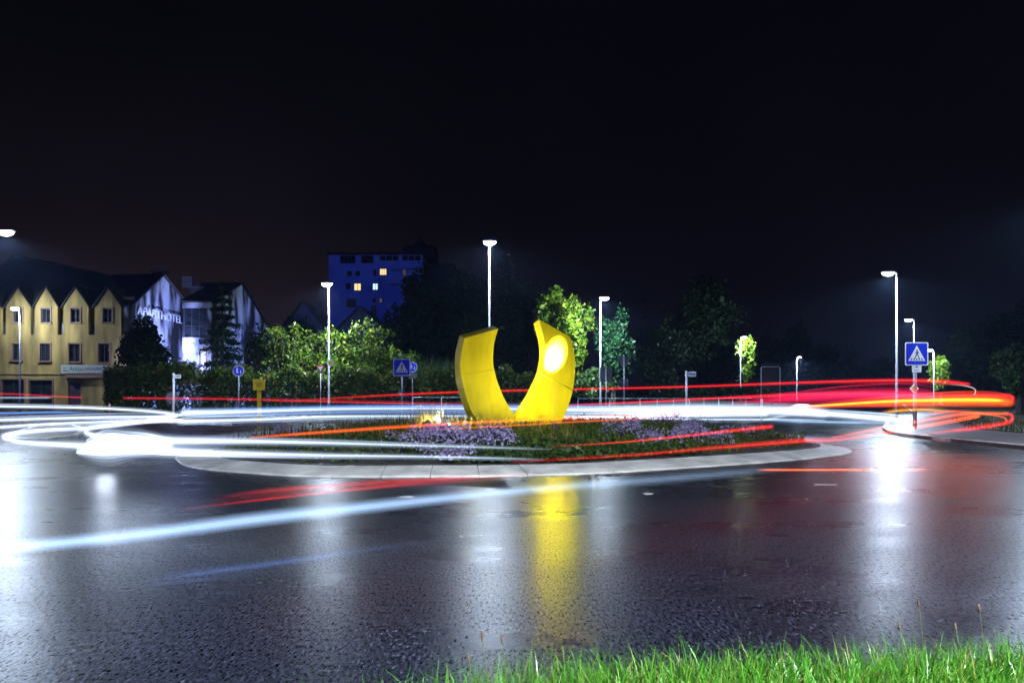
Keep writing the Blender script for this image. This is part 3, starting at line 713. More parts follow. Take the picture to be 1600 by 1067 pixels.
# ------------------------------------------------------------------ hotel with gabled dormers
HX, HY = -30.3, 60.0
ho = empty('hotel', (HX, HY, .1), 'ochre hotel with a row of pointed dormers and pale gable end', 'building')
def hp(px, py, d=HY): return (X(px, d)-HX, Z(py, d)-.1)          # local (x, z) on the facade
x0 = X(-60, HY)-HX
WT = .30
zt = Z(523, HY)-.1
# facade below the dormers with real openings: strips between windows
wins = []     # (x0,x1,z0,z1)
def win(px0, px1, py0, py1): a = hp(px0, py1); c = hp(px1, py0); return (a[0], c[0], a[1], c[1])
row_mid = [win(-26, -12, 538, 562), win(19, 34, 537, 563), win(63, 78.5, 537, 564), win(108, 125, 537, 565), win(154, 171, 537, 566)]
row_gf = [win(-40, -6, 592, 630), win(3, 38, 593, 630), win(46, 82, 594, 631), win(106, 126, 597, 632)]
def wall_with_openings(mb, xa, xb, za, zb, ops, y0, th):
    xs = sorted({xa, xb, *[o[0] for o in ops], *[o[1] for o in ops]}); zs = sorted({za, zb, *[o[2] for o in ops], *[o[3] for o in ops]})
    for i in range(len(xs)-1):
        run = None
        for j in range(len(zs)-1):
            cx, cz = (xs[i]+xs[i+1])/2, (zs[j]+zs[j+1])/2
            if any(o[0] < cx < o[1] and o[2] < cz < o[3] for o in ops): continue
            mb.add([(x, y, z) for y in (y0, y0+th) for x, z in ((xs[i], zs[j]), (xs[i+1], zs[j]), (xs[i+1], zs[j+1]), (xs[i], zs[j+1]))],
                   [(0, 1, 2, 3), (7, 6, 5, 4), (0, 4, 5, 1), (1, 5, 6, 2), (2, 6, 7, 3), (3, 7, 4, 0)])
w = MB(); wall_with_openings(w, x0, 0, -.2, zt, row_mid+row_gf, 0, WT)
dorm = [(-63, -81, -45), (-18, -35, 1), (28, 9, 48), (72, 54, 90), (118, 99, 138), (168, 148, 189)]
row_up = {}
for k_, (pc, pl, pr_) in enumerate(dorm):
    wc = win(pc-7, pc+7, 482 if k_ else 482, 504)
    a, c = hp(pl, 523)[0], hp(pr_, 523)[0]; ze = Z(479, HY)-.1; zp = Z(450, HY)-.1; xm = (a+c)/2
    wall_with_openings(w, a, c, zt, ze, [wc], 0, WT); row_up[k_] = wc
    w.add([(a, 0, ze), (c, 0, ze), (xm, 0, zp), (a, WT, ze), (c, WT, ze), (xm, WT, zp)], [(0, 1, 2), (5, 4, 3), (0, 2, 5, 3), (1, 4, 5, 2), (0, 3, 4, 1)])
# side cheeks behind the slots and rear wall
w.add([(x0, 1.2, zt), (0, 1.2, zt), (0, 1.2, 9.2), (x0, 1.2, 9.2)], [(0, 1, 2, 3)])
w.build('wall', M['ochre'], ho)
def window(parent, o, y=.10, panes=2, lit=None):
    a, c, z0_, z1__ = o; t = .07
    f = MB()
    f.box(((a+c)/2, y, z0_+t/2), (c-a, .08, t)); f.box(((a+c)/2, y, z1__-t/2), (c-a, .08, t))
    f.box((a+t/2, y, (z0_+z1__)/2), (t, .08, z1__-z0_-2*t)); f.box((c-t/2, y, (z0_+z1__)/2), (t, .08, z1__-z0_-2*t))
    for q in range(1, panes): f.box((a+(c-a)*q/panes, y, (z0_+z1__)/2), (t*.8, .07, z1__-z0_-2*t))
    fo = f.build('window', M['frame'], parent)
    MB().box(((a+c)/2, y+.06, (z0_+z1__)/2), (c-a-.02, .02, z1__-z0_-.02)).build('pane', lit or M['glass'], fo)
    tr_ = MB(); e = .10
    tr_.box(((a+c)/2, -.03, z1__+e/2), (c-a+2*e, .08, e)); tr_.box((a-e/2, -.03, (z0_+z1__)/2), (e, .08, z1__-z0_)); tr_.box((c+e/2, -.03, (z0_+z1__)/2), (e, .08, z1__-z0_))
    tr_.build('surround', M['trim'], fo)
    MB().box(((a+c)/2, -.08, z0_-.05), (c-a+.3, .20, .08)).build('sill', M['trim'], fo)
for o_ in row_mid+list(row_up.values()): window(ho, o_)
for o_ in row_gf[:3]: window(ho, o_, panes=2)
a, c, z0_, z1__ = row_gf[3]
dd = MB().box(((a+c)/2, .15, (z0_+z1__)/2), (c-a, .06, z1__-z0_)).build('door', mat('door_leaf', (.09, .05, .06), .6, var=.2), ho)
MB().box((c-.12, .09, z0_+1.05), (.04, .06, .14)).build('handle', M['galv'], dd)
# string course and balcony boxes in the slots
MB().box((x0/2, -.03, Z(584, HY)-.1), (-x0, .09, .10)).build('string_course', M['ochre'], ho)
for (pa, pb_) in ((-45, -35), (1, 9), (48, 54), (90, 99), (138, 148)):
    a, c = hp(pa, 0)[0], hp(pb_, 0)[0]
    MB().box(((a+c)/2, .35, zt+.45), (c-a-.02, .06, .9)).build('balcony_rail', M['dgrey'], ho)
    MB().box(((a+c)/2, 1.1, zt+1.2), (c-a-.02, .06, 2.4)).build('balcony_door', M['dark'], ho)
# gable end (faces right) and its lettering
yA, yP, yB = 0.0, 6.0, 10.7
zA, zP, zB = Z(479, 60.2)-.1, Z(430, 66)-.1, Z(475, 70.7)-.1
gb = MB(); tt = .3
prof = [(.3, -.2), (yB, -.2), (yB, zB), (yP, zP), (yA-.0, zA), (yA-.0, zt+.001), (.3, zt+.001)]
v = [(0, y, z) for y, z in prof]+[(-tt, y, z) for y, z in prof]; k = len(prof)
gb.add(v, [tuple(range(k)), tuple(range(2*k-1, k-1, -1))]+[(i, k+i, k+(i+1) % k, (i+1) % k) for i in range(k)])
gb.build('gable_wall', M['gable'], ho)
# main roof: ridge climbs to the left; dormer roofs
rf = MB(); th = .14
def sheet(mb, q, t=.14):
    q = [Vector(p) for p in q]; nrm = (q[1]-q[0]).cross(q[2]-q[0]).normalized()
    v = q+[p-nrm*t for p in q]; n_ = len(q)
    mb.add(v, [tuple(range(n_)), tuple(range(2*n_-1, n_-1, -1))]+[(i, n_+i, n_+(i+1) % n_, (i+1) % n_) for i in range(n_)])
zl = Z(408, 66)-.1
sheet(rf, [(x0, .25, zA+.2), (.22, .25, zA+.12), (.22, yP, zP+.14), (-4.5, yP, zP+.02), (x0*.72, yP, zl-.1), (x0, yP, zl+.5)])
sheet(rf, [(x0, yP, zl+.5), (x0*.72, yP, zl-.1), (-4.5, yP, zP+.02), (.22, yP, zP+.14), (.22, yB+.3, zB+.05), (x0, yB+.3, zB)])
ro = rf.build('roof', M['roof'], ho)
for (pc, pl, pr_) in dorm:
    a, c = hp(pl, 0)[0], hp(pr_, 0)[0]; ze, zp, xm = Z(479, HY)-.1, Z(450, HY)-.1, (hp(pl, 0)[0]+hp(pr_, 0)[0])/2; b = MB()
    sheet(b, [(a-.12, -.15, ze-.12), (xm, -.15, zp+.10), (xm, 3.2, zp+.10), (a-.12, 3.2, ze-.12)][::-1], .08); sheet(b, [(xm, -.15, zp+.10), (c+.12, -.15, ze-.12), (c+.12, 3.2, ze-.12), (xm, 3.2, zp+.10)][::-1], .08)
    b.build('dormer_roof', M['roof'], ro)
ch = MB().box((-1.4, 8.6, zP-.2), (1.0, .8, 1.5)).build('chimney', M['roof'], ro); MB().box((-1.4, 8.6, zP+.72), (1.5, 1.1, .10)).box((-1.4, 8.6, zP+.6), (.7, .6, .14)).build('chimney_cap', M['dgrey'], ch)
# sign board over the entrance with its canopy
a, zz_ = hp(100, 583); c, z2_ = hp(172.5, 570.5)
bd = MB().box(((a+c)/2, -.35, (zz_+z2_)/2), (c-a, .14, z2_-zz_)).build('sign_board', M['sign'], ho)
MB().box(((a+c)/2+.05, -.20, zz_-.20), (c-a-.6, .34, .36)).build('canopy', M['trim'], bd)
text_mesh('Artisan', .52, M['signtext'], bd, (a+(c-a)*.34, -.425, (zz_+z2_)/2), width=(c-a)*.30)
text_mesh('RESTAURANT', .36, M['signtext'], bd, (a+(c-a)*.74, -.425, (zz_+z2_)/2), width=(c-a)*.44)
b = MB(); b.box((a+(c-a)*.10, -.423, (zz_+z2_)/2-.13), (.42, .01, .07)); b.box((a+(c-a)*.08, -.423, (zz_+z2_)/2+.10), (.26, .01, .05)); b.build('emblem', M['signtext'], bd)
text_mesh('APARTHOTEL', 1.0, M['silver'], ho, (.16, 5.45, Z(493.5, 65.6)-.1), (PI/2, 0, PI/2), width=8.3, extrude=.02)

# cross wing behind the gable
an = empty('hotel_annex', (-25, 63.3, .1), 'blue-lit gabled annex with a dark glazed band behind the conifer', 'building')
D0, DP, D1 = 0.0, 6.9, 15.4
zE, zR, zE2 = Z(470, 63.3)-.1, Z(443, 70.2)-.1, Z(519, 78.7)-.1
g_ = MB(); prof = [(D0, -.2), (D1, -.2), (D1, zE2), (DP, zR), (D0, zE)]
v = [(0, y, z) for y, z in prof]+[(-.3, y, z) for y, z in prof]
g_.add(v, [tuple(range(5)), (9, 8, 7, 6, 5)]+[(i, 5+i, 5+(i+1) % 5, (i+1) % 5) for i in range(5)])
zg0, zg1 = Z(527, 63.3)-.1, Z(481, 63.3)-.1
g_.box((-1.35, .15, (zg0-.2)/2), (2.1, .3, zg0+.2)); g_.box((-1.35, .15, (zg1+zE)/2), (2.1, .3, zE-zg1))
g_.box((-2.25, 4.1, zE/2), (.3, 7.6, zE))
g_.build('wall', M['gable'], an)
gz = MB().box((-1.35, .2, (zg0+zg1)/2), (2.1, .08, zg1-zg0)).build('glazing', M['glass'], an)
b = MB()
for i in range(4): b.box((-2.3+.63*i, .13, (zg0+zg1)/2), (.06, .06, zg1-zg0-.02))
b.box((-1.35, .12, (zg0*.6+zg1*.4)), (2.1, .06, .06)); b.build('mullions', M['frame'], gz)
b = MB(); sheet(b, [(-5.3, DP, zR+.1), (-2.6, DP, zR+.1), (.25, DP, zR+.1), (.25, D1+.3, zE2-.05), (-5.3, D1+.3, zE2-.05)]); sheet(b, [(-2.5, -.3, zE-.02), (.25, -.3, zE-.02), (.25, DP, zR+.1), (-2.5, DP, zR+.1)]); sheet(b, [(-5.3, 7.6-1.0, zR-.3), (-2.5, 7.6-1.0, zR-.3), (-2.5, DP, zR+.1), (-5.3, DP, zR+.1)])
ro2 = b.build('roof', M['roof'], an)
MB().box((-4.6, 6.4, zR+.1), (.9, .7, .9)).build('chimney', M['dark'], ro2)
window(an, (-.95, -.35, Z(600, 63.3)-.1, Z(545, 63.3)-.1), y=-.02, panes=1)
# hidden floodlights on the lawn, added to brighten the gables
ff = empty('floodlight', (-26.2, 57.2, .1), 'added hidden blue-white floodlight on the lawn before the lettered gable', 'floodlight')
MB().tube([(0, 0, -.1), (0, 0, .35)], .03, 8).build('stake', M['dgrey'], ff)
hb = MB().box((0, 0, .42), (.3, .16, .22), rz=.9).build('housing', M['dgrey'], ff)
MB().box((-.07, .055, .43), (.24, .012, .16), rz=.9).build('lens', glow('added_flood_lens', (.5, .6, 1), 5), hb)
spot(ff, (-.1, .3, .5), (-30.3, 66.8, 5.2), 26000, 80, .9, (.33, .41, 1), .08)
f3 = empty('floodlight', (-17.5, 60.5, .1), 'added hidden blue floodlight on the lawn before the annex gable', 'floodlight')  # another added floodlight, only there to light the annex gable
MB().tube([(0, 0, -.1), (0, 0, .35)], .03, 8).build('stake', M['dgrey'], f3)
hb = MB().box((0, 0, .42), (.3, .16, .22), rz=.5).build('housing', M['dgrey'], f3)
MB().box((-.05, .085, .43), (.24, .012, .16), rz=.5).build('lens', glow('added_flood_lens', (.5, .6, 1), 5), hb)
spot(f3, (-.1, .3, .5), (-25, 75.5, 6.0), 9000, 60, .9, (.20, .30, 1), .08)

# ------------------------------------------------------------------ tower block far behind
TD = 150.0; tw = empty('apartment_tower', (X(588, TD), TD, 0), 'distant flat-roofed apartment tower, deep blue with three lit windows', 'building')
tx = X(588, TD)
def tp(px, py, d=TD): return (X(px, d)-tx, Z(py, d))
a = tp(513.5, 398); c = tp(660, 398)
MB().box(((a[0]+c[0])/2, 7, a[1]/2), (c[0]-a[0], 14, a[1])).build('wall', M['tower'], tw)
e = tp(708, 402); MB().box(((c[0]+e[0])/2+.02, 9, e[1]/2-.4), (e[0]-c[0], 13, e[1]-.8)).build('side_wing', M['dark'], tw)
rr2 = MB().box(((a[0]+c[0])/2, 7, a[1]+.18), (c[0]-a[0]+.6, 14.6, .35)).build('roof', M['dark'], tw)
p0, p1 = tp(625, 379), tp(676, 379); MB().box(((p0[0]+p1[0])/2, 8, (p0[1]+a[1])/2+.2), (p1[0]-p0[0], 8, p0[1]-a[1])).build('penthouse', M['dark'], rr2)
p0, p1 = tp(642, 367), tp(657, 367); MB().box(((p0[0]+p1[0])/2, 8, p0[1]-.9), (p1[0]-p0[0], 4, 1.8)).box((tp(648, 362)[0], 8, p0[1]+.5), (.4, .4, 1.2)).build('lift_house', M['dark'], rr2)
p0 = tp(596, 389); MB().box((p0[0], 6, a[1]+.8), (.8, .8, 1.2)).build('chimney', M['dark'], rr2)
def twin(px0, px1, py0, py1, m=None, bars=1):
    q0, q1 = tp(px0, py1), tp(px1, py0); w_, h_ = q1[0]-q0[0], q1[1]-q0[1]; cx, cz = (q0[0]+q1[0])/2, (q0[1]+q1[1])/2
    f = MB(); t = .09
    f.box((cx, -.05, q0[1]), (w_+t, .12, t)); f.box((cx, -.05, q1[1]), (w_+t, .12, t)); f.box((q0[0], -.05, cz), (t, .12, h_-t)); f.box((q1[0], -.05, cz), (t, .12, h_-t))
    for q in range(bars): f.box((q0[0]+w_*(q+1)/(bars+1), -.05, cz), (t*.8, .10, h_-t))
    fo = f.build('window', M['frame'], tw); MB().box((cx, -.012, cz), (w_-.02, .02, h_-.02)).build('pane', m or M['dark'], fo)
twin(543, 549, 424, 431); twin(556, 562, 424, 431); twin(584, 587.5, 422, 431); twin(541, 547.5, 443, 452)
twin(593.5, 604, 420, 430, M['warm'], 2); twin(553.5, 564, 443, 454, M['warm'], 1); twin(582.5, 590.5, 443, 453, M['cool'], 1)
twin(583, 586.5, 466, 473); twin(542, 556, 467, 480); twin(630, 634, 421, 432, glow('dim_warm', (1, .6, .35), .12)); twin(593, 597, 466, 473, glow('dim_warm', (1, .6, .4), .15))
for q in ((532, 555), (565, 583)): twin(*q, 400, 411, None, 3)
for q in range(3): twin(594+10*q, 602+10*q, 400, 407, None, 1)
for q in range(3): twin(629+10*q, 637+10*q, 400, 407, None, 1)
for (pa, pb_, py) in ((610, 625, 414), (632, 657, 413), (608, 625, 437), (632, 657, 436)):
    q0, q1 = tp(pa, py+6), tp(pb_, py)
    MB().box(((q0[0]+q1[0])/2, -.6, (q0[1]+q1[1])/2), (q1[0]-q0[0], .12, q1[1]-q0[1])).box(((q0[0]+q1[0])/2, -.3, q0[1]-.08), (q1[0]-q0[0], .6, .12)).build('balcony', M['tower'], tw)
# low dark houses between
def house(label, px0, px1, d, eave, ridge, seed):
    r_ = empty('house', (X((px0+px1)/2, d), d, 0), label, 'building'); w_ = (px1-px0)*d/F; ze, zr = Z(eave, d), Z(ridge, d)
    MB().plate([(-w_/2, -.1), (w_/2, -.1), (w_/2, ze), (0, zr), (-w_/2, ze)], 0, 9).build('wall', M['dgrey'], r_)
    b = MB(); sheet(b, [(-w_/2-.3, -.4, ze-.2), (0, -.4, zr+.1), (0, 9.4, zr+.1), (-w_/2-.3, 9.4, ze-.2)][::-1]); sheet(b, [(0, -.4, zr+.1), (w_/2+.3, -.4, ze-.2), (w_/2+.3, 9.4, ze-.2), (0, 9.4, zr+.1)][::-1]); q = b.build('roof', M['roof'], r_)
    MB().box((w_*.2, 4, zr-.1), (.7, .7, 1.6)).build('chimney', M['roof'], q)
    for xx in (-w_*.2, w_*.2):
        f = MB().box((xx, -.03, ze-1.2), (1.1, .06, 1.3)).build('window', M['frame'], r_); MB().box((xx, -.07, ze-1.2), (.9, .02, 1.1)).build('pane', M['glass'], f)
house('dark gabled house silhouette right of the hotel annex', 440, 506, 100, 515, 474, 1)
house('dark low roof below the apartment tower', 530, 596, 112, 512, 480, 2)

# ------------------------------------------------------------------ trees and hedges
tree('dark round tree in front of the hotel gable', 219, 53, 491, 604, 45, M['leaf_dark'], 9000, .24, 11, lumps=22)
conifer('dark conifer in front of the blue-lit annex', 347, 55, 432, 612, 50, M['leaf_conifer'], 9000, .22, 12)
tree('small dark tree at the right end of the annex', 402, 60, 500, 625, 30, M['leaf_dark'], 3000, .24, 13)
hedge('dark hedge with rusty leaves in front of the hotel', [(X(178, 51.5), 51.5), (X(290, 47.5), 47.5)], 1.6, Z(584, 49), M['leaf_hedge'], 13000, .2, 14)
hedge('long green hedge behind the yellow post and lamp pole', [(X(290, 46.8), 46.8), (X(420, 46), 46), (X(520, 46.3), 46.3), (X(630, 46.5), 46.5)], 1.6, Z(586, 46.5), M['leaf_hedge'], 17000, .17, 15)
hedge('overgrown hedge with upright shoots left of the sculpture', [(X(630, 47.2), 47.2), (X(730, 47.6), 47.6), (X(850, 48.4), 48.4)], 1.6, Z(588, 47.4), M['leaf_hedge'], 8000, .16, 16)
# lit shrub with arching shoots
def shrub(label, px, d, top, bottom, halfw, seed, n, shoots):
    rng = np.random.default_rng(seed); x = X(px, d); rw = halfw*d/F; z1, z0 = Z(top, d), max(.6, Z(bottom, d))
    root = empty('shrub', (x, d, .1), label, 'shrub'); b = MB(); pts = [crown_points(rng, (0, 0, (z0+z1)/2-.4), (rw, rw*.6, (z1-z0)/2), n, 20, .5, .4)]
    for q in range(shoots):
        a = rng.uniform(0, 2*PI); s = Vector((math.cos(a)*rw*rng.uniform(0, .6), math.sin(a)*rw*.4, z0)); l = (z1-z0)*rng.uniform(.8, 1.25)
        e = s+Vector((math.cos(a)*rw*rng.uniform(.2, .6), math.sin(a)*rw*.3, l)); mid = s.lerp(e, .6)+Vector((0, 0, l*.18))
        cv = catmull([tuple(s), tuple(mid), tuple(e)], 8); b.tube([Vector(p) for p in cv], [.03*(1-i/len(cv))+.006 for i in range(len(cv))], 5)
        k = 70; t = rng.uniform(.25, 1, k); i = (t*(len(cv)-1)).astype(int); pts.append(np.array(cv)[i]+rng.normal(size=(k, 3))*.16)
    for q in range(6): b.tube([(0, 0, -.1), (rng.normal()*rw*.3, rng.normal()*rw*.2, z0+.5*(z1-z0))], [.06, .02], 5)
    b.build('stems', M['bark'], root); quads('foliage', leaves(rng, np.concatenate(pts), .19, .5, .4, .25), M['leaf_lit'], root)
    return root
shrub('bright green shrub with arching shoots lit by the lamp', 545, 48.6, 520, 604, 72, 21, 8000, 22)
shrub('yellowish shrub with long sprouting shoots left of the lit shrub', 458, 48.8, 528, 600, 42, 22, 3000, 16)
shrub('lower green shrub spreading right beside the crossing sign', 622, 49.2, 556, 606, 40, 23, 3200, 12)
# reed-like upright shoots in the right hedge
rng = np.random.default_rng(31); nn_ = 900
bx_ = np.stack([rng.uniform(X(636, 47.6), X(725, 47.6), nn_), rng.uniform(46.9, 48.2, nn_), np.full(nn_, 1.3)], 1)
o = blades(rng, bx_, 2.2, .06, .3, M['leaf_mid'], 'reeds'); tag(o, 'tall upright reeds rising out of the hedge', 'reeds', kind='stuff')
# big dark masses behind the island
tree('broad dark tree below the apartment tower, left of the sculpture', 655, 78, 440, 610, 62, M['leaf_dark'], 9000, .36, 41, lumps=24)
tree('dark tree covering the foot of the tower on its right', 648, 86, 418, 560, 34, M['leaf_dark'], 6000, .38, 77, lumps=18)
tree('dark tree rising between the tower and the centre lamp', 718, 84, 400, 600, 52, M['leaf_dark'], 8000, .36, 42, lumps=22)
tree('tall dark tree right behind the centre lamp', 800, 80, 388, 600, 62, M['leaf_dark'], 10000, .36, 43, lumps=26)
tree('dark tree with faintly lit leaves framed by the sculpture', 775, 62, 470, 612, 60, M['leaf_dark'], 9000, .26, 44, lumps=24)
tree('low dark tree behind the lit shrub', 590, 66, 500, 612, 52, M['leaf_dark'], 6000, .28, 45)
tree('dark tree between the houses and the tower', 478, 96, 478, 610, 40, M['leaf_dark'], 4500, .38, 46)
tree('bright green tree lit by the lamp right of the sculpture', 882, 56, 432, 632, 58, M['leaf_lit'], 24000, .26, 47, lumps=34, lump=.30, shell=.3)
tree('dark crown above and behind the bright green tree', 862, 66, 420, 600, 46, M['leaf_dark'], 7000, .3, 48)
tree('broad green cypress lit from the side, right of the lamp pole', 958, 55.5, 474, 622, 31, M['leaf_cypress'], 9000, .2, 49, name='cypress', cat='conifer', lumps=30, lump=.36)
tree('leafy bush under the lamp, behind the sign backs', 925, 54, 575, 632, 40, M['leaf_mid'], 4000, .2, 50, name='bush', cat='bush', tr=.08)
tree('largest dark tree on the right of the picture', 1105, 95, 432, 622, 76, M['leaf_dark'], 15000, .4, 51, lumps=34)
tree('dark tree left of the largest dark tree', 1030, 90, 500, 624, 42, M['leaf_dark'], 6000, .36, 52)
conifer('thin bare spruce sticking up against the sky', 1006, 110, 440, 560, 20, M['leaf_dark'], 900, .25, 53, sparse=True, name='spruce')
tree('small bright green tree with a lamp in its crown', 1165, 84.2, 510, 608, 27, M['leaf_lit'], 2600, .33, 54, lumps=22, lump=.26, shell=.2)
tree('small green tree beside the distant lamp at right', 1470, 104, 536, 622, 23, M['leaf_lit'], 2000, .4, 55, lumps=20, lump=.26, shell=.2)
hedge('low dark hedge behind the railing', [(X(985, 62), 62), (X(1100, 66), 66), (X(1195, 72), 72)], 2, 1.7, M['leaf_dark'], 5000, .25, 56)
for i, (px, d, top, hw) in enumerate(((1205, 150, 492, 34), (1246, 165, 505, 30), (1285, 175, 522, 30), (1325, 185, 542, 30), (1368, 190, 556, 30), (1410, 170, 560, 26))):
    tree(['leftmost and tallest dark tree in the far woods', 'dark far tree above the lone distant lamp', 'dark far tree midway down the sloping skyline', 'dark far tree where the skyline dips', 'lowest dark far tree left of the tall right lamp', 'dark far tree behind the tall right lamp'][i],
         px, d, top, 626, hw, M['leaf_dark'], 3500, .7, 60+i, group='far woods at right', lumps=16, tr=.35)
for i, (px, d, top, hw, bt) in enumerate(((1500, 120, 500, 44, 622), (1560, 95, 478, 48, 626), (1625, 85, 470, 50, 626))):
    tree(['dark tree behind the small lit tree at right', 'dark tree near the right edge of the picture', 'dark tree cut by the right edge of the picture'][i], px, d, top, bt, hw, M['leaf_dark'], 7000, .42, 70+i, lumps=22)
tree('dark tree with glinting leaves at the right edge, nearest the road', 1592, 48, 530, 632, 36, M['leaf_mid'], 5000, .22, 75)
tree('clump of dark trees at the far left behind the hotel', 455, 130, 498, 612, 34, M['leaf_dark'], 3000, .5, 76)

# ------------------------------------------------------------------ island planting
rng = np.random.default_rng(7)
def scatter(n, xr, yr, d=.95):
    o = []
    while len(o) < n:
        x, y = rng.uniform(*xr), rng.uniform(*yr)
        if inside(x, y, d): o.append((x, y, mound(x, y)))
    return np.array(o)
bp_ = scatter(2600, (-7, 8), (12.4, 26.5)); 
pts = np.repeat(bp_, 8, 0)+np.abs(rng.normal(size=(2600*8, 3)))*np.array([0, 0, .10])+rng.normal(size=(2600*8, 3))*np.array([.12, .12, .0])+np.array([0, 0, .01])
o = quads('ground_cover', leaves(rng, pts, .07, .6, .6), M['cover']); tag(o, 'low green ground cover filling the roundabout bed', 'ground cover', kind='stuff')
pts = scatter(2600, (-.6, 5), (12.5, 14.8), .85); pts = np.repeat(pts, 5, 0)+rng.normal(size=(13000, 3))*np.array([.06, .06, .03])+np.array([0, 0, .09])
pts = pts[pts[:, 2] > .1]
o = quads('ground_cover', leaves(rng, pts, .075, .7, .7), M['leaf_mid']); tag(o, 'brighter leafy strip of ground cover along the front kerb', 'ground cover', kind='stuff')
b_ = scatter(1900, (-5.2, 1.4), (15.2, 24)); o = blades(rng, b_, .34, .012, .5, M['dry'], 'dry_grass'); tag(o, 'golden dry grass at the foot of the sculpture', 'grass', kind='stuff')
b_ = scatter(2600, (0, 5), (13.6, 21)); o = blades(rng, b_, .26, .016, .55, M['leaf_lit'], 'dry_grass'); tag(o, 'yellow-green leafy plants right of the sculpture', 'grass', kind='stuff')
b_ = scatter(1500, (-7, -1), (15, 25)); o = blades(rng, b_, .42, .016, .35, M['heath'], 'perennials'); tag(o, 'rusty brown perennials on the left of the bed', 'plants', kind='stuff')
b_ = scatter(1500, (3.4, 8), (15, 24)); o = blades(rng, b_, .32, .016, .4, M['heath'], 'perennials'); tag(o, 'dark rusty perennials on the right of the bed', 'plants', kind='stuff')
# floodlit tuft
ft = empty('grass_tuft', (fl.x-.05, fl.y+.42, mound(fl.x, fl.y+.42)), 'glowing gold grass tuft round the floodlight', 'grass tuft')
n_ = 260; rr_ = rng.normal(size=(n_, 2))*.13; b_ = np.stack([rr_[:, 0], rr_[:, 1], np.full(n_, -.02)], 1); blades(rng, b_, .62, .014, .75, M['dry'], 'blades', ft)
def aster(label, px, py, d, w, h, seed, nf):
    r2 = np.random.default_rng(seed); x = X(px, d); z = mound(x, d); root = empty('aster_clump', (x, d, z), label, 'flowers', 'purple aster clumps')
    nf = int(nf*.8); h *= .95; w *= .78; k = nf*4; e = r2.normal(size=(k, 3)); e /= np.linalg.norm(e, axis=1)[:, None]; e[:, 2] = np.abs(e[:, 2])
    lump_ = r2.normal(size=(9, 3))*np.array([w*.33, w*.25, h*.12]); i = r2.integers(0, 9, k)
    p = lump_[i]*np.array([1, 1, 0])+e*np.array([w*.32, w*.3, h*.62+.0])*r2.uniform(.35, .95, k)[:, None]
    quads('foliage', leaves(r2, p, .06, .35, .4), M['cover'], root)
    i = r2.integers(0, 9, nf); e = r2.normal(size=(nf, 3)); e /= np.linalg.norm(e, axis=1)[:, None]; e[:, 2] = np.abs(e[:, 2])
    p = lump_[i]*np.array([1, 1, .8])+e*np.array([w*.34, w*.3, h*.85])*r2.uniform(.72, 1.08, nf)[:, None]; p[:, 2] = np.maximum(p[:, 2], .05)
    # each bloom: a ring of petals as one eight-cornered disc
    nrm = e+r2.normal(size=(nf, 3))*.5+np.array([0, -.4, .3]); nrm /= np.linalg.norm(nrm, axis=1)[:, None]
    u = np.cross(nrm, r2.normal(size=(nf, 3))); u /= np.linalg.norm(u, axis=1)[:, None]; v_ = np.cross(nrm, u); R_ = .030*r2.uniform(.7, 1.3, nf)
    V = np.zeros((nf, 10, 3))
    for q in range(10):
        a = 2*PI*q/10; f_ = (1 if q % 2 == 0 else .5)*R_; V[:, q] = p+u*(math.cos(a)*f_)[:, None]+v_*(math.sin(a)*f_)[:, None]+nrm*(.3*f_)[:, None]
    quads('flowers', V, M['aster'], root)['kind'] = 'stuff'
AS = [('purple aster clump left of the sculpture, below the floodlit tuft', 655, 695, 14.4, .9, .42, 900), ('large purple aster clump at the front centre of the bed', 715, 690, 14.0, 1.25, .55, 1700),
      ('purple aster clump at the front below the left plate', 770, 690, 14.1, 1.15, .52, 1600), ('small purple aster clump overhanging the kerb near the centre', 705, 705, 13.0, .6, .26, 450), ('purple aster clump left of the biggest front clump', 682, 685, 15.2, .9, .45, 800),
      ('purple aster clump right of the olive grass', 985, 680, 17.0, 1.0, .45, 1000), ('purple aster clump at the front, below the red trail', 1030, 690, 15.6, .7, .35, 600),
      ('wide purple aster clump at right of the bed', 1075, 682, 16.6, 1.3, .48, 1500), ('purple aster clump towards the right tip of the bed', 1112, 686, 16.4, .8, .4, 800),
      ('faint purple aster clump at the left tip of the bed', 455, 680, 17.5, .8, .4, 500), ('tall thin purple asters at the back right of the bed', 1050, 668, 20, 1.2, .5, 800), ('dusky purple asters at the far right end of the bed', 1165, 676, 18.6, .9, .4, 500)]
for i, (lb, px, py, d, w_, h_, nf) in enumerate(AS): aster(lb, px, py, d, w_, h_, 200+i, nf)
# right verge: dry bank
b_ = np.stack([rng.uniform(12.8, 22, 5000), rng.uniform(17, 38, 5000), np.full(5000, .1)], 1)
b_ = b_[(b_[:, 0]-16.2 > np.maximum(0, (b_[:, 1]-27)*.52))]
o = blades(rng, b_, .30, .02, .5, M['heath'], 'verge_grass'); tag(o, 'brown rough grass on the right verge behind the pavement', 'grass', kind='stuff')

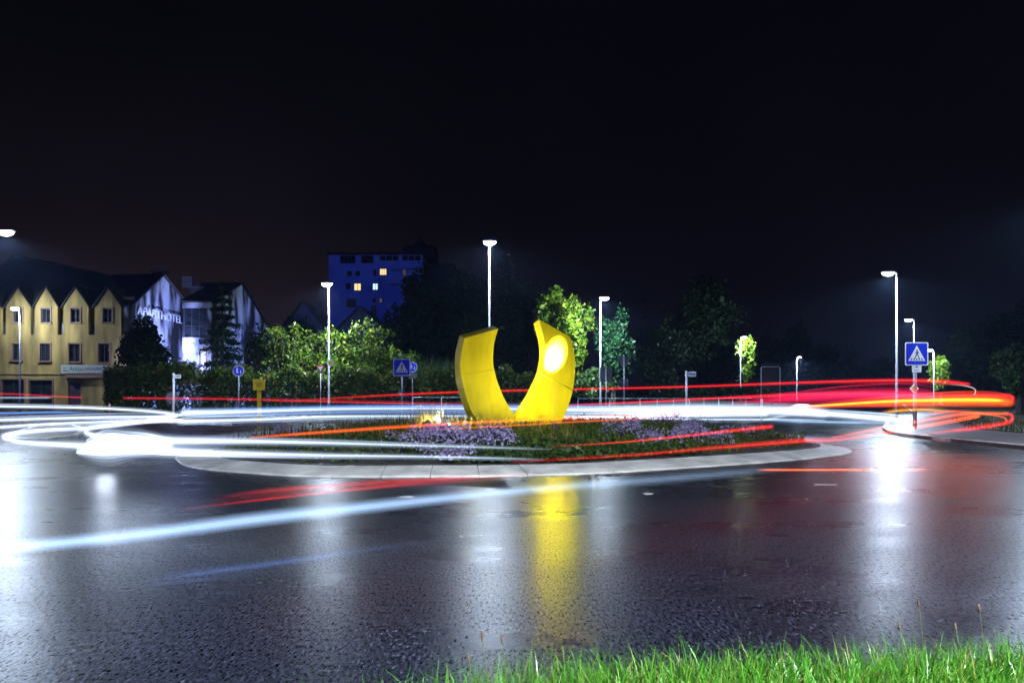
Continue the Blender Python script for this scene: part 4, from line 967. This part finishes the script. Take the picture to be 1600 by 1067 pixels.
# ------------------------------------------------------------------ near verge and grass
vp = [(-1.1, 1.0), (6, 1.0), (6, 3.75), (3.2, 3.25), (2.2, 3.07), (1.2, 2.96), (.5, 2.88), (0, 2.8), (-.45, 2.66), (-1.1, 2.3)]
o = MB().prism(vp, -.05, .10).build('verge', M['soil']); struct(o)
def vb(x): return np.interp(x, [-1.1, -.45, 0, .5, 1.2, 2.2, 3.2, 6], [2.3, 2.66, 2.8, 2.88, 2.96, 3.07, 3.25, 3.75])
n_ = 26000; x_ = rng.uniform(-.75, 3.2, n_); dep = rng.uniform(0, 1, n_)**1.2; y_ = vb(x_)+.05-dep*1.1
keep = rng.uniform(0, 1, n_) < np.interp(x_, [-.75, -.35, .1, .5], [.05, .40, .85, 1]); b_ = np.stack([x_, y_, np.full(n_, .09)], 1)[keep]
o = blades(rng, b_, .185, .0060, 1.0, M['grass'], 'grass', segs=5); tag(o, 'bright green long grass on the near verge at bottom right', 'grass', kind='stuff')
n_ = 900; x_ = rng.uniform(.2, 3.2, n_); y_ = vb(x_)-rng.uniform(0, .8, n_); b_ = np.stack([x_, y_, np.full(n_, .09)], 1)
o = blades(rng, b_, .17, .018, .8, M['grass'], 'weeds', segs=5); tag(o, 'broad weed leaves among the near grass', 'weeds', kind='stuff')
n_ = 240; x_ = rng.uniform(-.6, 3.1, n_); y_ = vb(x_)-rng.uniform(0, .3, n_); b_ = np.stack([x_, y_, np.full(n_, .09)], 1)
o = blades(rng, b_, .26, .007, .55, M['grass'], 'grass', segs=5); tag(o, 'single long grass blades standing above the near verge', 'grass', kind='stuff')
def stalk(label, px, py, d, head=.03):
    t = P(px, py, d); r_ = empty('plantain_stalk', (t.x+.02, t.y, .09), label, 'seed stalk', 'brown seed stalks over the verge'); h = t.z-.09
    MB().tube(catmull([(0, 0, 0), (-.004, 0, h*.6), (-.02, 0, h)], 6), [.0016]*13, 6).build('stem', mat('stem_green', (.05, .08, .02), .6), r_, True)
    MB().tube([(-.02, 0, h-head*.5), (-.02, 0, h-head*.2), (-.021, 0, h+head*.3), (-.022, 0, h+head*.6)], [.002, .0052, .0048, .0012], 8).build('seed_head', M['seed'], r_, True)
for lb, px, py, d in (('tallest of the three brown seed stalks left of the grass', 753, 993, 2.62), ('brown seed stalk right of the tallest left one', 784, 999, 2.66), ('shortest and leftmost brown seed stalk', 732, 1027, 2.55),
                      ('brown seed stalk at the far right over the road', 1530, 950, 2.95), ('thin seed stalk left of the far right one', 1435, 943, 3.0), ('low seed stalk between the weeds at right', 1493, 980, 2.9), ('short seed stalk near the long upright blade', 1405, 978, 2.9)): stalk(lb, px, py, d)

# ------------------------------------------------------------------ light trails of the traffic: glowing lines at lamp height along the lanes
BK = lambda px: float(np.interp(px, [-100, 264, 480, 640, 800, 960, 1128, 1240, 1320, 1423, 1500, 1585], [50, 24, 31.0, 32.5, 33, 32, 29, 26.5, 24, 21, 19, 17.3]))
FR = lambda px: float(np.interp(px, [0, 400, 800, 1000, 1200, 1333, 1430, 1550, 1585], [11.9, 8.6, 8.2, 8.9, 10.5, 12.3, 14.3, 16.4, 17.0]))
HL = lambda py, z=.62: F*(EYE-z)/(py-HZ)
TR = {}
def trail(label, pts, col, strength, rpx, fade=(0, 0), strands=2, power=None, n=10, soft=False):
    """pts: photo point and distance; rpx: radius in photo pixels (number or list); power: brightness along the line"""
    k = len(pts)
    if not hasattr(rpx, '__len__'): rpx = [rpx]*k
    if power is None: power = [1]*k
    pw = list(power)
    ctl = [(*P(px, py, d), rp*d/F, q) for (px, py, d), rp, q in zip(pts, rpx, pw)]
    cv = np.array(catmull(ctl, n)); N_ = len(cv); cv[:, 3] = np.maximum(cv[:, 3], .004); cv[:, 4] = np.maximum(cv[:, 4], 0)
    s = np.linspace(0, 1, N_)
    if fade[0]: cv[:, 4] *= np.clip(s/fade[0], 0, 1)**1.5
    if fade[1]: cv[:, 4] *= np.clip((1-s)/fade[1], 0, 1)**1.5
    mb = MB(); sides = 8; pv = []; rt_ = random.Random(label)
    for fr, w_ in (((1.35, .10), (1.1, .13), (.85, .18), (.6, .24), (.35, .3)) if soft else ((1.7, .035), (1.3, .06), (.95, .13), (.62, .26), (.3, .60))):
        mb.tube([Vector(p[:3]) for p in cv], [p[3]*fr for p in cv], sides, False); pv += [p[4]*w_ for p in cv for _ in range(sides)]
    for q in range(strands):                   # the lamp's finer filaments and chrome glints run alongside
        dz_, ph, w_ = rt_.uniform(-2.0, 2.0), rt_.uniform(0, 6), rt_.uniform(.25, .55)
        mb.tube([Vector((p[0], p[1], p[2]+p[3]*(dz_+.25*math.sin(ph+i*.06)))) for i, p in enumerate(cv)], [max(.008, p[3]*.13) for p in cv], 6, False)
        pv += [p[4]*w_*(.6+.4*math.sin(ph+i*.11)) for i, p in enumerate(cv) for _ in range(6)]
    key = (col, strength)
    if key not in TR: TR[key] = trailmat('light_trail', col, strength)
    o = mb.build('light_trail', TR[key], None, True)
    at = o.data.attributes.new('power', 'FLOAT', 'POINT'); at.data.foreach_set('value', np.array(pv, np.float32))
    tag(o, label, 'light trail', 'light trails of passing traffic'); return o
WHT, BLU, CYN, RED, DRED, ORG, AMB = (.60, .74, 1), (.16, .36, 1), (.4, .65, 1), (1, .018, .022), (1, .02, .05), (1, .10, .012), (1, .36, .012)
def bk(l): return [(x, y, BK(x)) for x, y in l]
def fr_(l): return [(x, y, FR(x)) for x, y in l]
def hl(l, z=.62): return [(x, y, HL(y, z)) for x, y in l]
# white, behind the island
trail('thick white light trail running the full width behind the sculpture', bk([(285, 645), (400, 642.5), (480, 640), (560, 638.5), (720, 638), (900, 640), (1000, 640), (1100, 639.5), (1240, 642), (1290, 646)]), WHT, 1.1, [5, 4, 3.6, 3.4, 3.4, 5, 7, 8, 7, 6], power=[1.2, .8, .7, .6, .55, .9, 1.5, 1.7, 1.7, 1.5])
trail('lower white light trail passing just above the island planting', bk([(280, 658), (360, 656.5), (440, 654), (520, 650.5), (640, 650), (760, 650), (900, 651.5), (1040, 650), (1200, 647)]), WHT, 1.0, [4, 3.2, 3, 2.8, 2.6, 2.6, 3, 3.4, 3], power=[1.2, 1, .9, .8, .7, .7, .8, .9, .6])
trail('blue edged light trail on top of the far white band', bk([(275, 643), (400, 639), (560, 635), (760, 634), (900, 635.5), (1050, 636)]), BLU, .32, 3.5, fade=(.05, .2))
trail('blue light trail between the two far white bands', bk([(290, 650), (420, 648), (560, 644), (780, 643.5), (940, 646)]), BLU, .28, 3, fade=(.1, .2))
trail('blinding white headlight trail at the right road mouth', [(1225, 643, 27), (1290, 646, 25.5), (1340, 650, 24), (1385, 654, 22.5), (1418, 657, 21.5)], WHT, 1.6, [4, 5, 5.5, 5.5, 4], fade=(.1, .06))
trail('flat white light trail below the blinding headlights at right', [(1180, 656, 27), (1250, 658, 26), (1330, 660, 24.5), (1400, 661, 23)], CYN, .45, 3, fade=(.3, .3))
# white, left arm
trail('topmost white light trail at the left, below the hotel', [(-120, 632, 47), (0, 634.5, 44), (120, 636.5, 40), (200, 640, 34), (250, 644, 28), (275, 649, 23), (262, 653, 22), (230, 656, 20.5)], WHT, 1.0, [2.2, 2.6, 2.4, 2.6, 2.8, 2.8, 2.6, 2])
trail('broad white light trail sweeping to the left edge', [(-120, 660, 26), (0, 656, 27), (80, 653.5, 27), (160, 651.5, 26.5), (240, 651, 25), (285, 647.5, 25)], WHT, .9, [2.6, 2.8, 2.8, 3, 3.2, 2.4], strands=5)
trail('lower broad white light trail at the left edge', [(-120, 674, 21), (0, 667, 21.5), (60, 663, 22), (130, 660, 22.5), (210, 657.5, 23), (280, 656, 24)], WHT, .9, [2.6, 2.6, 2.6, 2.5, 2.2, 1.8], strands=5)
trail('thin blue light trail between the white bands at far left', [(-120, 646, 34), (0, 645.5, 34), (90, 644, 33), (170, 645, 31)], BLU, .5, 2, fade=(0, .3))
trail('outer white light trail looping round the left end of the roundabout', hl([(230, 658), (153, 667), (70, 671.5), (19, 677), (7, 683), (33, 690), (90, 694), (140, 697), (200, 700), (280, 705.5)])+[(400, 709, 8.4), (520, 711.5, 8.1), (640, 713, 8.0), (760, 715.5, 7.9), (850, 718, 7.9)], WHT, 1.15, [2.6, 3.2, 3.4, 4, 4.6, 4.8, 5, 6, 8, 7, 5.2, 4.2, 3.4, 2.8, 2], power=[1, 1, 1, 1, 1, 1, 1.1, 1.4, 2, 1.6, .9, .6, .38, .22, .02])
trail('inner white light trail looping round the left end of the roundabout', hl([(285, 656), (220, 660), (178, 664), (145, 668), (134, 673.5), (142, 679), (170, 684), (215, 687), (275, 688.5)])+[(400, 689.5, 9.6), (520, 692, 9.3), (640, 695.5, 9.1), (760, 699, 9.0), (860, 702, 9.0)], WHT, 1.15, [2.2, 2.4, 2.8, 3.4, 3.8, 4.6, 6, 8, 6, 5, 4.2, 3.4, 2.6, 2], power=[.9, 1, 1, 1, 1, 1.1, 1.6, 2, 1.5, .9, .6, .4, .22, .02])
b1_ = trail('glaring white headlight blob at the left of the roundabout', [(135, 694, 10.2), (165, 692, 10.3), (200, 691, 10.3), (235, 692, 10.2), (268, 693, 10.1)], WHT, 1.5, [4, 14, 13, 11, 5])
b2_ = trail('glaring white headlight blob low on the left road', [(120, 706, 9.0), (160, 703, 9.1), (200, 701, 9.2), (250, 701, 9.2)], WHT, 1.4, [3, 15, 12, 3])
for ob_, px, py, d, e_ in ((b1_, 165, 697, 13.0, 9),):
    pl_ = bpy.data.lights.new('lamp_light', 'POINT'); pl_.energy = e_; pl_.color = (.72, .82, 1); pl_.shadow_soft_size = .16
    lo_ = link('lamp_light', pl_, ob_); lo_.location = P(px, py, d)
# white, near lane
trail('wide pale blue light trail slanting across the wet road in front', [(-90, 869, 3.7), (0, 857, 3.9), (200, 837, 4.15), (400, 811, 4.5), (560, 793, 4.9), (720, 775.5, 5.5), (860, 762, 6.2), (1000, 751, 7), (1130, 740, 7.9), (1240, 730, 8.8)], (.42, .64, 1), .62, [10, 9.5, 9.5, 10, 9, 7.5, 7, 7, 6.5, 5], power=[1, 1, 1, 1, .9, .7, .45, .28, .18, .0], strands=0, soft=True)
trail('faint blue light trail low on the road at the left', [(215, 909, 3.55), (330, 893, 3.7), (450, 877, 3.95), (560, 861, 4.2), (700, 841, 4.6)], BLU, .10, [4, 6, 6, 5, 4], fade=(.2, .4))
# red, behind the island
trail('thin red light trail, the highest one, climbing to the right', bk([(430, 628), (520, 622), (640, 615.5), (760, 611), (900, 608), (1000, 606), (1120, 602.5), (1240, 598), (1340, 595), (1420, 594.2), (1480, 596.5), (1515, 600)]), RED, .6, [1, 1.4, 1.6, 1.6, 1.7, 1.7, 1.8, 2, 2.2, 2.4, 2.6, 2], power=[.1, .5, .8, .9, .9, 1, 1, 1.2, 1.5, 1.8, 1.8, 1.2])
trail('pale hooked light trail dropping at the end of the highest red one', bk([(1470, 599), (1505, 602), (1522, 607), (1524, 613), (1521, 617)]), (1, .75, .7), .3, 1.1, fade=(.3, .1))
trail('dim red light trail in front of the hotel ground floor', [(190, 622, 42), (330, 623, 38), (420, 625, 35), (540, 628, 34), (700, 631, 33), (860, 631, 32.5)], DRED, .38, 1.6, fade=(.02, .3))
trail('short red light trail across the hotel shop windows', [(-60, 615.5, 50), (20, 615.5, 50), (80, 619, 49), (128, 621, 48)], DRED, .35, 1.4)
trail('thin white light trail across the hotel shop windows', [(-60, 621, 50.5), (8, 621, 50.5), (84, 621, 50.5)], WHT, .4, 1.2, fade=(0, .1))
trail('pink red light trail rising behind the right half of the bed', bk([(880, 633), (1000, 628), (1120, 622), (1240, 616.5), (1330, 615), (1400, 616), (1460, 620)]), DRED, .8, [1.5, 1.8, 2, 3, 4, 4, 4], power=[.4, .7, .8, 1, 1.3, 1.6, 1.8])
trail('broad magenta light trail below it at the right', bk([(1130, 630), (1220, 624), (1300, 619.5), (1380, 617), (1440, 617.5), (1464, 621)]), (1, .012, .10), .5, [3, 6, 9, 10, 9, 7], fade=(.2, .0), soft=True)
trail('thick red and yellow light trail ending at the right edge', bk([(1150, 641), (1240, 637), (1320, 631.5), (1400, 628), (1480, 626), (1545, 626), (1580, 628)]), ORG, 1.1, [1.5, 2.4, 4, 6.5, 8, 8, 6], soft=True, power=[.3, .5, .7, .9, 1, 1, 1.2])
trail('narrow yellow core of the thick right light trail', bk([(1210, 638), (1300, 632.5), (1390, 627), (1480, 625), (1540, 625), (1570, 626)]), AMB, 1.5, [1, 1.6, 2.4, 3.2, 3.2, 1.8], fade=(.2, .1))
trail('red upper rim of the thick right light trail', bk([(1380, 621), (1460, 618.5), (1530, 617.5), (1578, 619), (1581, 625)]), RED, 1.3, [1.5, 2.8, 2.8, 2.2, 2])
trail('yellow flecked light trail above the right headlights', [(1375, 645, 22), (1410, 641, 21.5), (1450, 640, 21), (1495, 644, 20)], AMB, .7, [1.5, 2.5, 2.5, 1.5], fade=(.2, .3))
# red loop at the right end
trail('red light trail looping back at the right end, upper strand', [(1300, 684, 15.5), (1345, 675, 17.2), (1400, 665, 18.3), (1460, 654, 18.6), (1510, 646.5, 18.3), (1575, 646.5, 17.6)], ORG, .7, [2.2, 2.6, 2.6, 2.8, 2.8, 2.2], power=[.3, .6, .9, 1, 1.2, 1])
trail('red light trail looping back at the right end, middle strand', [(1330, 684, 14.8), (1400, 673, 16.2), (1450, 664, 17), (1500, 654.5, 17.4), (1530, 648.5, 17.5)], ORG, .75, [2.4, 2.8, 3, 3, 3.2], power=[.4, .7, 1, 1.1, 1.4])
trail('red light trail closing the loop at its right tip', [(1568, 645.5, 17.6), (1580, 648, 17.3), (1581, 656, 17.0), (1572, 661, 16.8), (1530, 668, 16.2), (1480, 674, 15.6), (1420, 681, 14.8)], RED, .8, [2.0, 2.2, 2.4, 2.8, 3.4, 3, 2.6], fade=(0, .3))
trail('orange strand inside the red loop at the right', [(1440, 650, 19), (1490, 643, 18.8), (1560, 650, 17.6), (1574, 659, 17)], ORG, .55, [1.5, 1.5, 1.4, 1.6], fade=(.2, 0))
# red and orange, near lane
trail('orange light trail crossing in front of the sculpture', [(390, 684, 10.4), (480, 677.5, 10), (600, 669, 9.6), (700, 662.5, 9.3), (800, 657, 9.2), (900, 652.5, 9.5), (1000, 648.5, 10.2), (1120, 645, 11.4), (1240, 641, 13)], ORG, .62, [1.5, 2, 2.2, 2.2, 2.3, 2.2, 2, 1.8, 1.5], power=[.3, .9, 1, 1, 1.1, 1.1, .8, .5, .1])
trail('fainter orange light trail just below it', [(640, 674, 9.2), (720, 669, 9), (800, 665, 8.9), (900, 659, 9.2), (1000, 655, 9.8), (1100, 651, 10.8)], ORG, .30, 1.6, fade=(.3, .3))
trail('red light trail over the right half of the planting', [(860, 697, 8.9), (960, 691, 9.2), (1040, 683.5, 9.8), (1120, 675, 10.6), (1180, 668.5, 11.2), (1207, 665.5, 11.5)], RED, .6, [.6, 1, 1.5, 2, 2.6, 2.6], power=[.1, .5, .8, 1, 1.3, 1.3])
trail('thick red light trail hugging the front kerb at right', [(800, 722, 8.2), (900, 716.5, 8.6), (1000, 710, 9.2), (1100, 701, 10), (1180, 694.5, 10.8), (1250, 689, 11.6), (1300, 687, 12.2), (1360, 680, 13.4), (1420, 670, 14.6)], RED, .55, [1.3, 2, 2.6, 3, 3.4, 3.4, 2.8, 2.2, 2], power=[.12, .28, .45, .65, .85, .9, .7, .4, .2])
trail('red light trail fading left over the road, upper strand', [(330, 781, 5.9), (400, 769, 6.1), (520, 759, 6.4), (640, 751, 6.7), (760, 744, 7.1), (850, 738, 7.5)], RED, .22, [3, 4, 5, 4, 3, 2], fade=(.3, .3), soft=True, strands=4)
trail('red light trail fading left over the road, lower strand', [(260, 798, 5.4), (400, 781, 5.7), (540, 766, 6.1), (660, 754, 6.5), (780, 745, 7)], RED, .26, [1.5, 1.8, 1.8, 1.6, 1.4], fade=(.3, .4))
trail('thin orange light trail low over the road at right', [(1180, 733.5, 7.2), (1260, 733.8, 7), (1360, 733.5, 7.1), (1455, 733, 7.4)], (1, .16, .03), .55, 1.5, fade=(.12, .12))

# ------------------------------------------------------------------ thin night haze
hm = bpy.data.materials.new('haze'); hm.use_nodes = True; t = hm.node_tree; t.nodes.clear()
o_ = t.nodes.new('ShaderNodeOutputMaterial'); pv_ = t.nodes.new('ShaderNodeVolumePrincipled')
pv_.inputs['Color'].default_value = (.40, .58, 1, 1); pv_.inputs['Density'].default_value = .00032; pv_.inputs['Anisotropy'].default_value = .55
t.links.new(pv_.outputs[0], o_.inputs['Volume'])
hz = MB().box((0, 120, 21), (420, 280, 44)).build('haze', hm); tag(hz, 'thin blue night haze hanging over the roundabout', 'haze', kind='stuff')
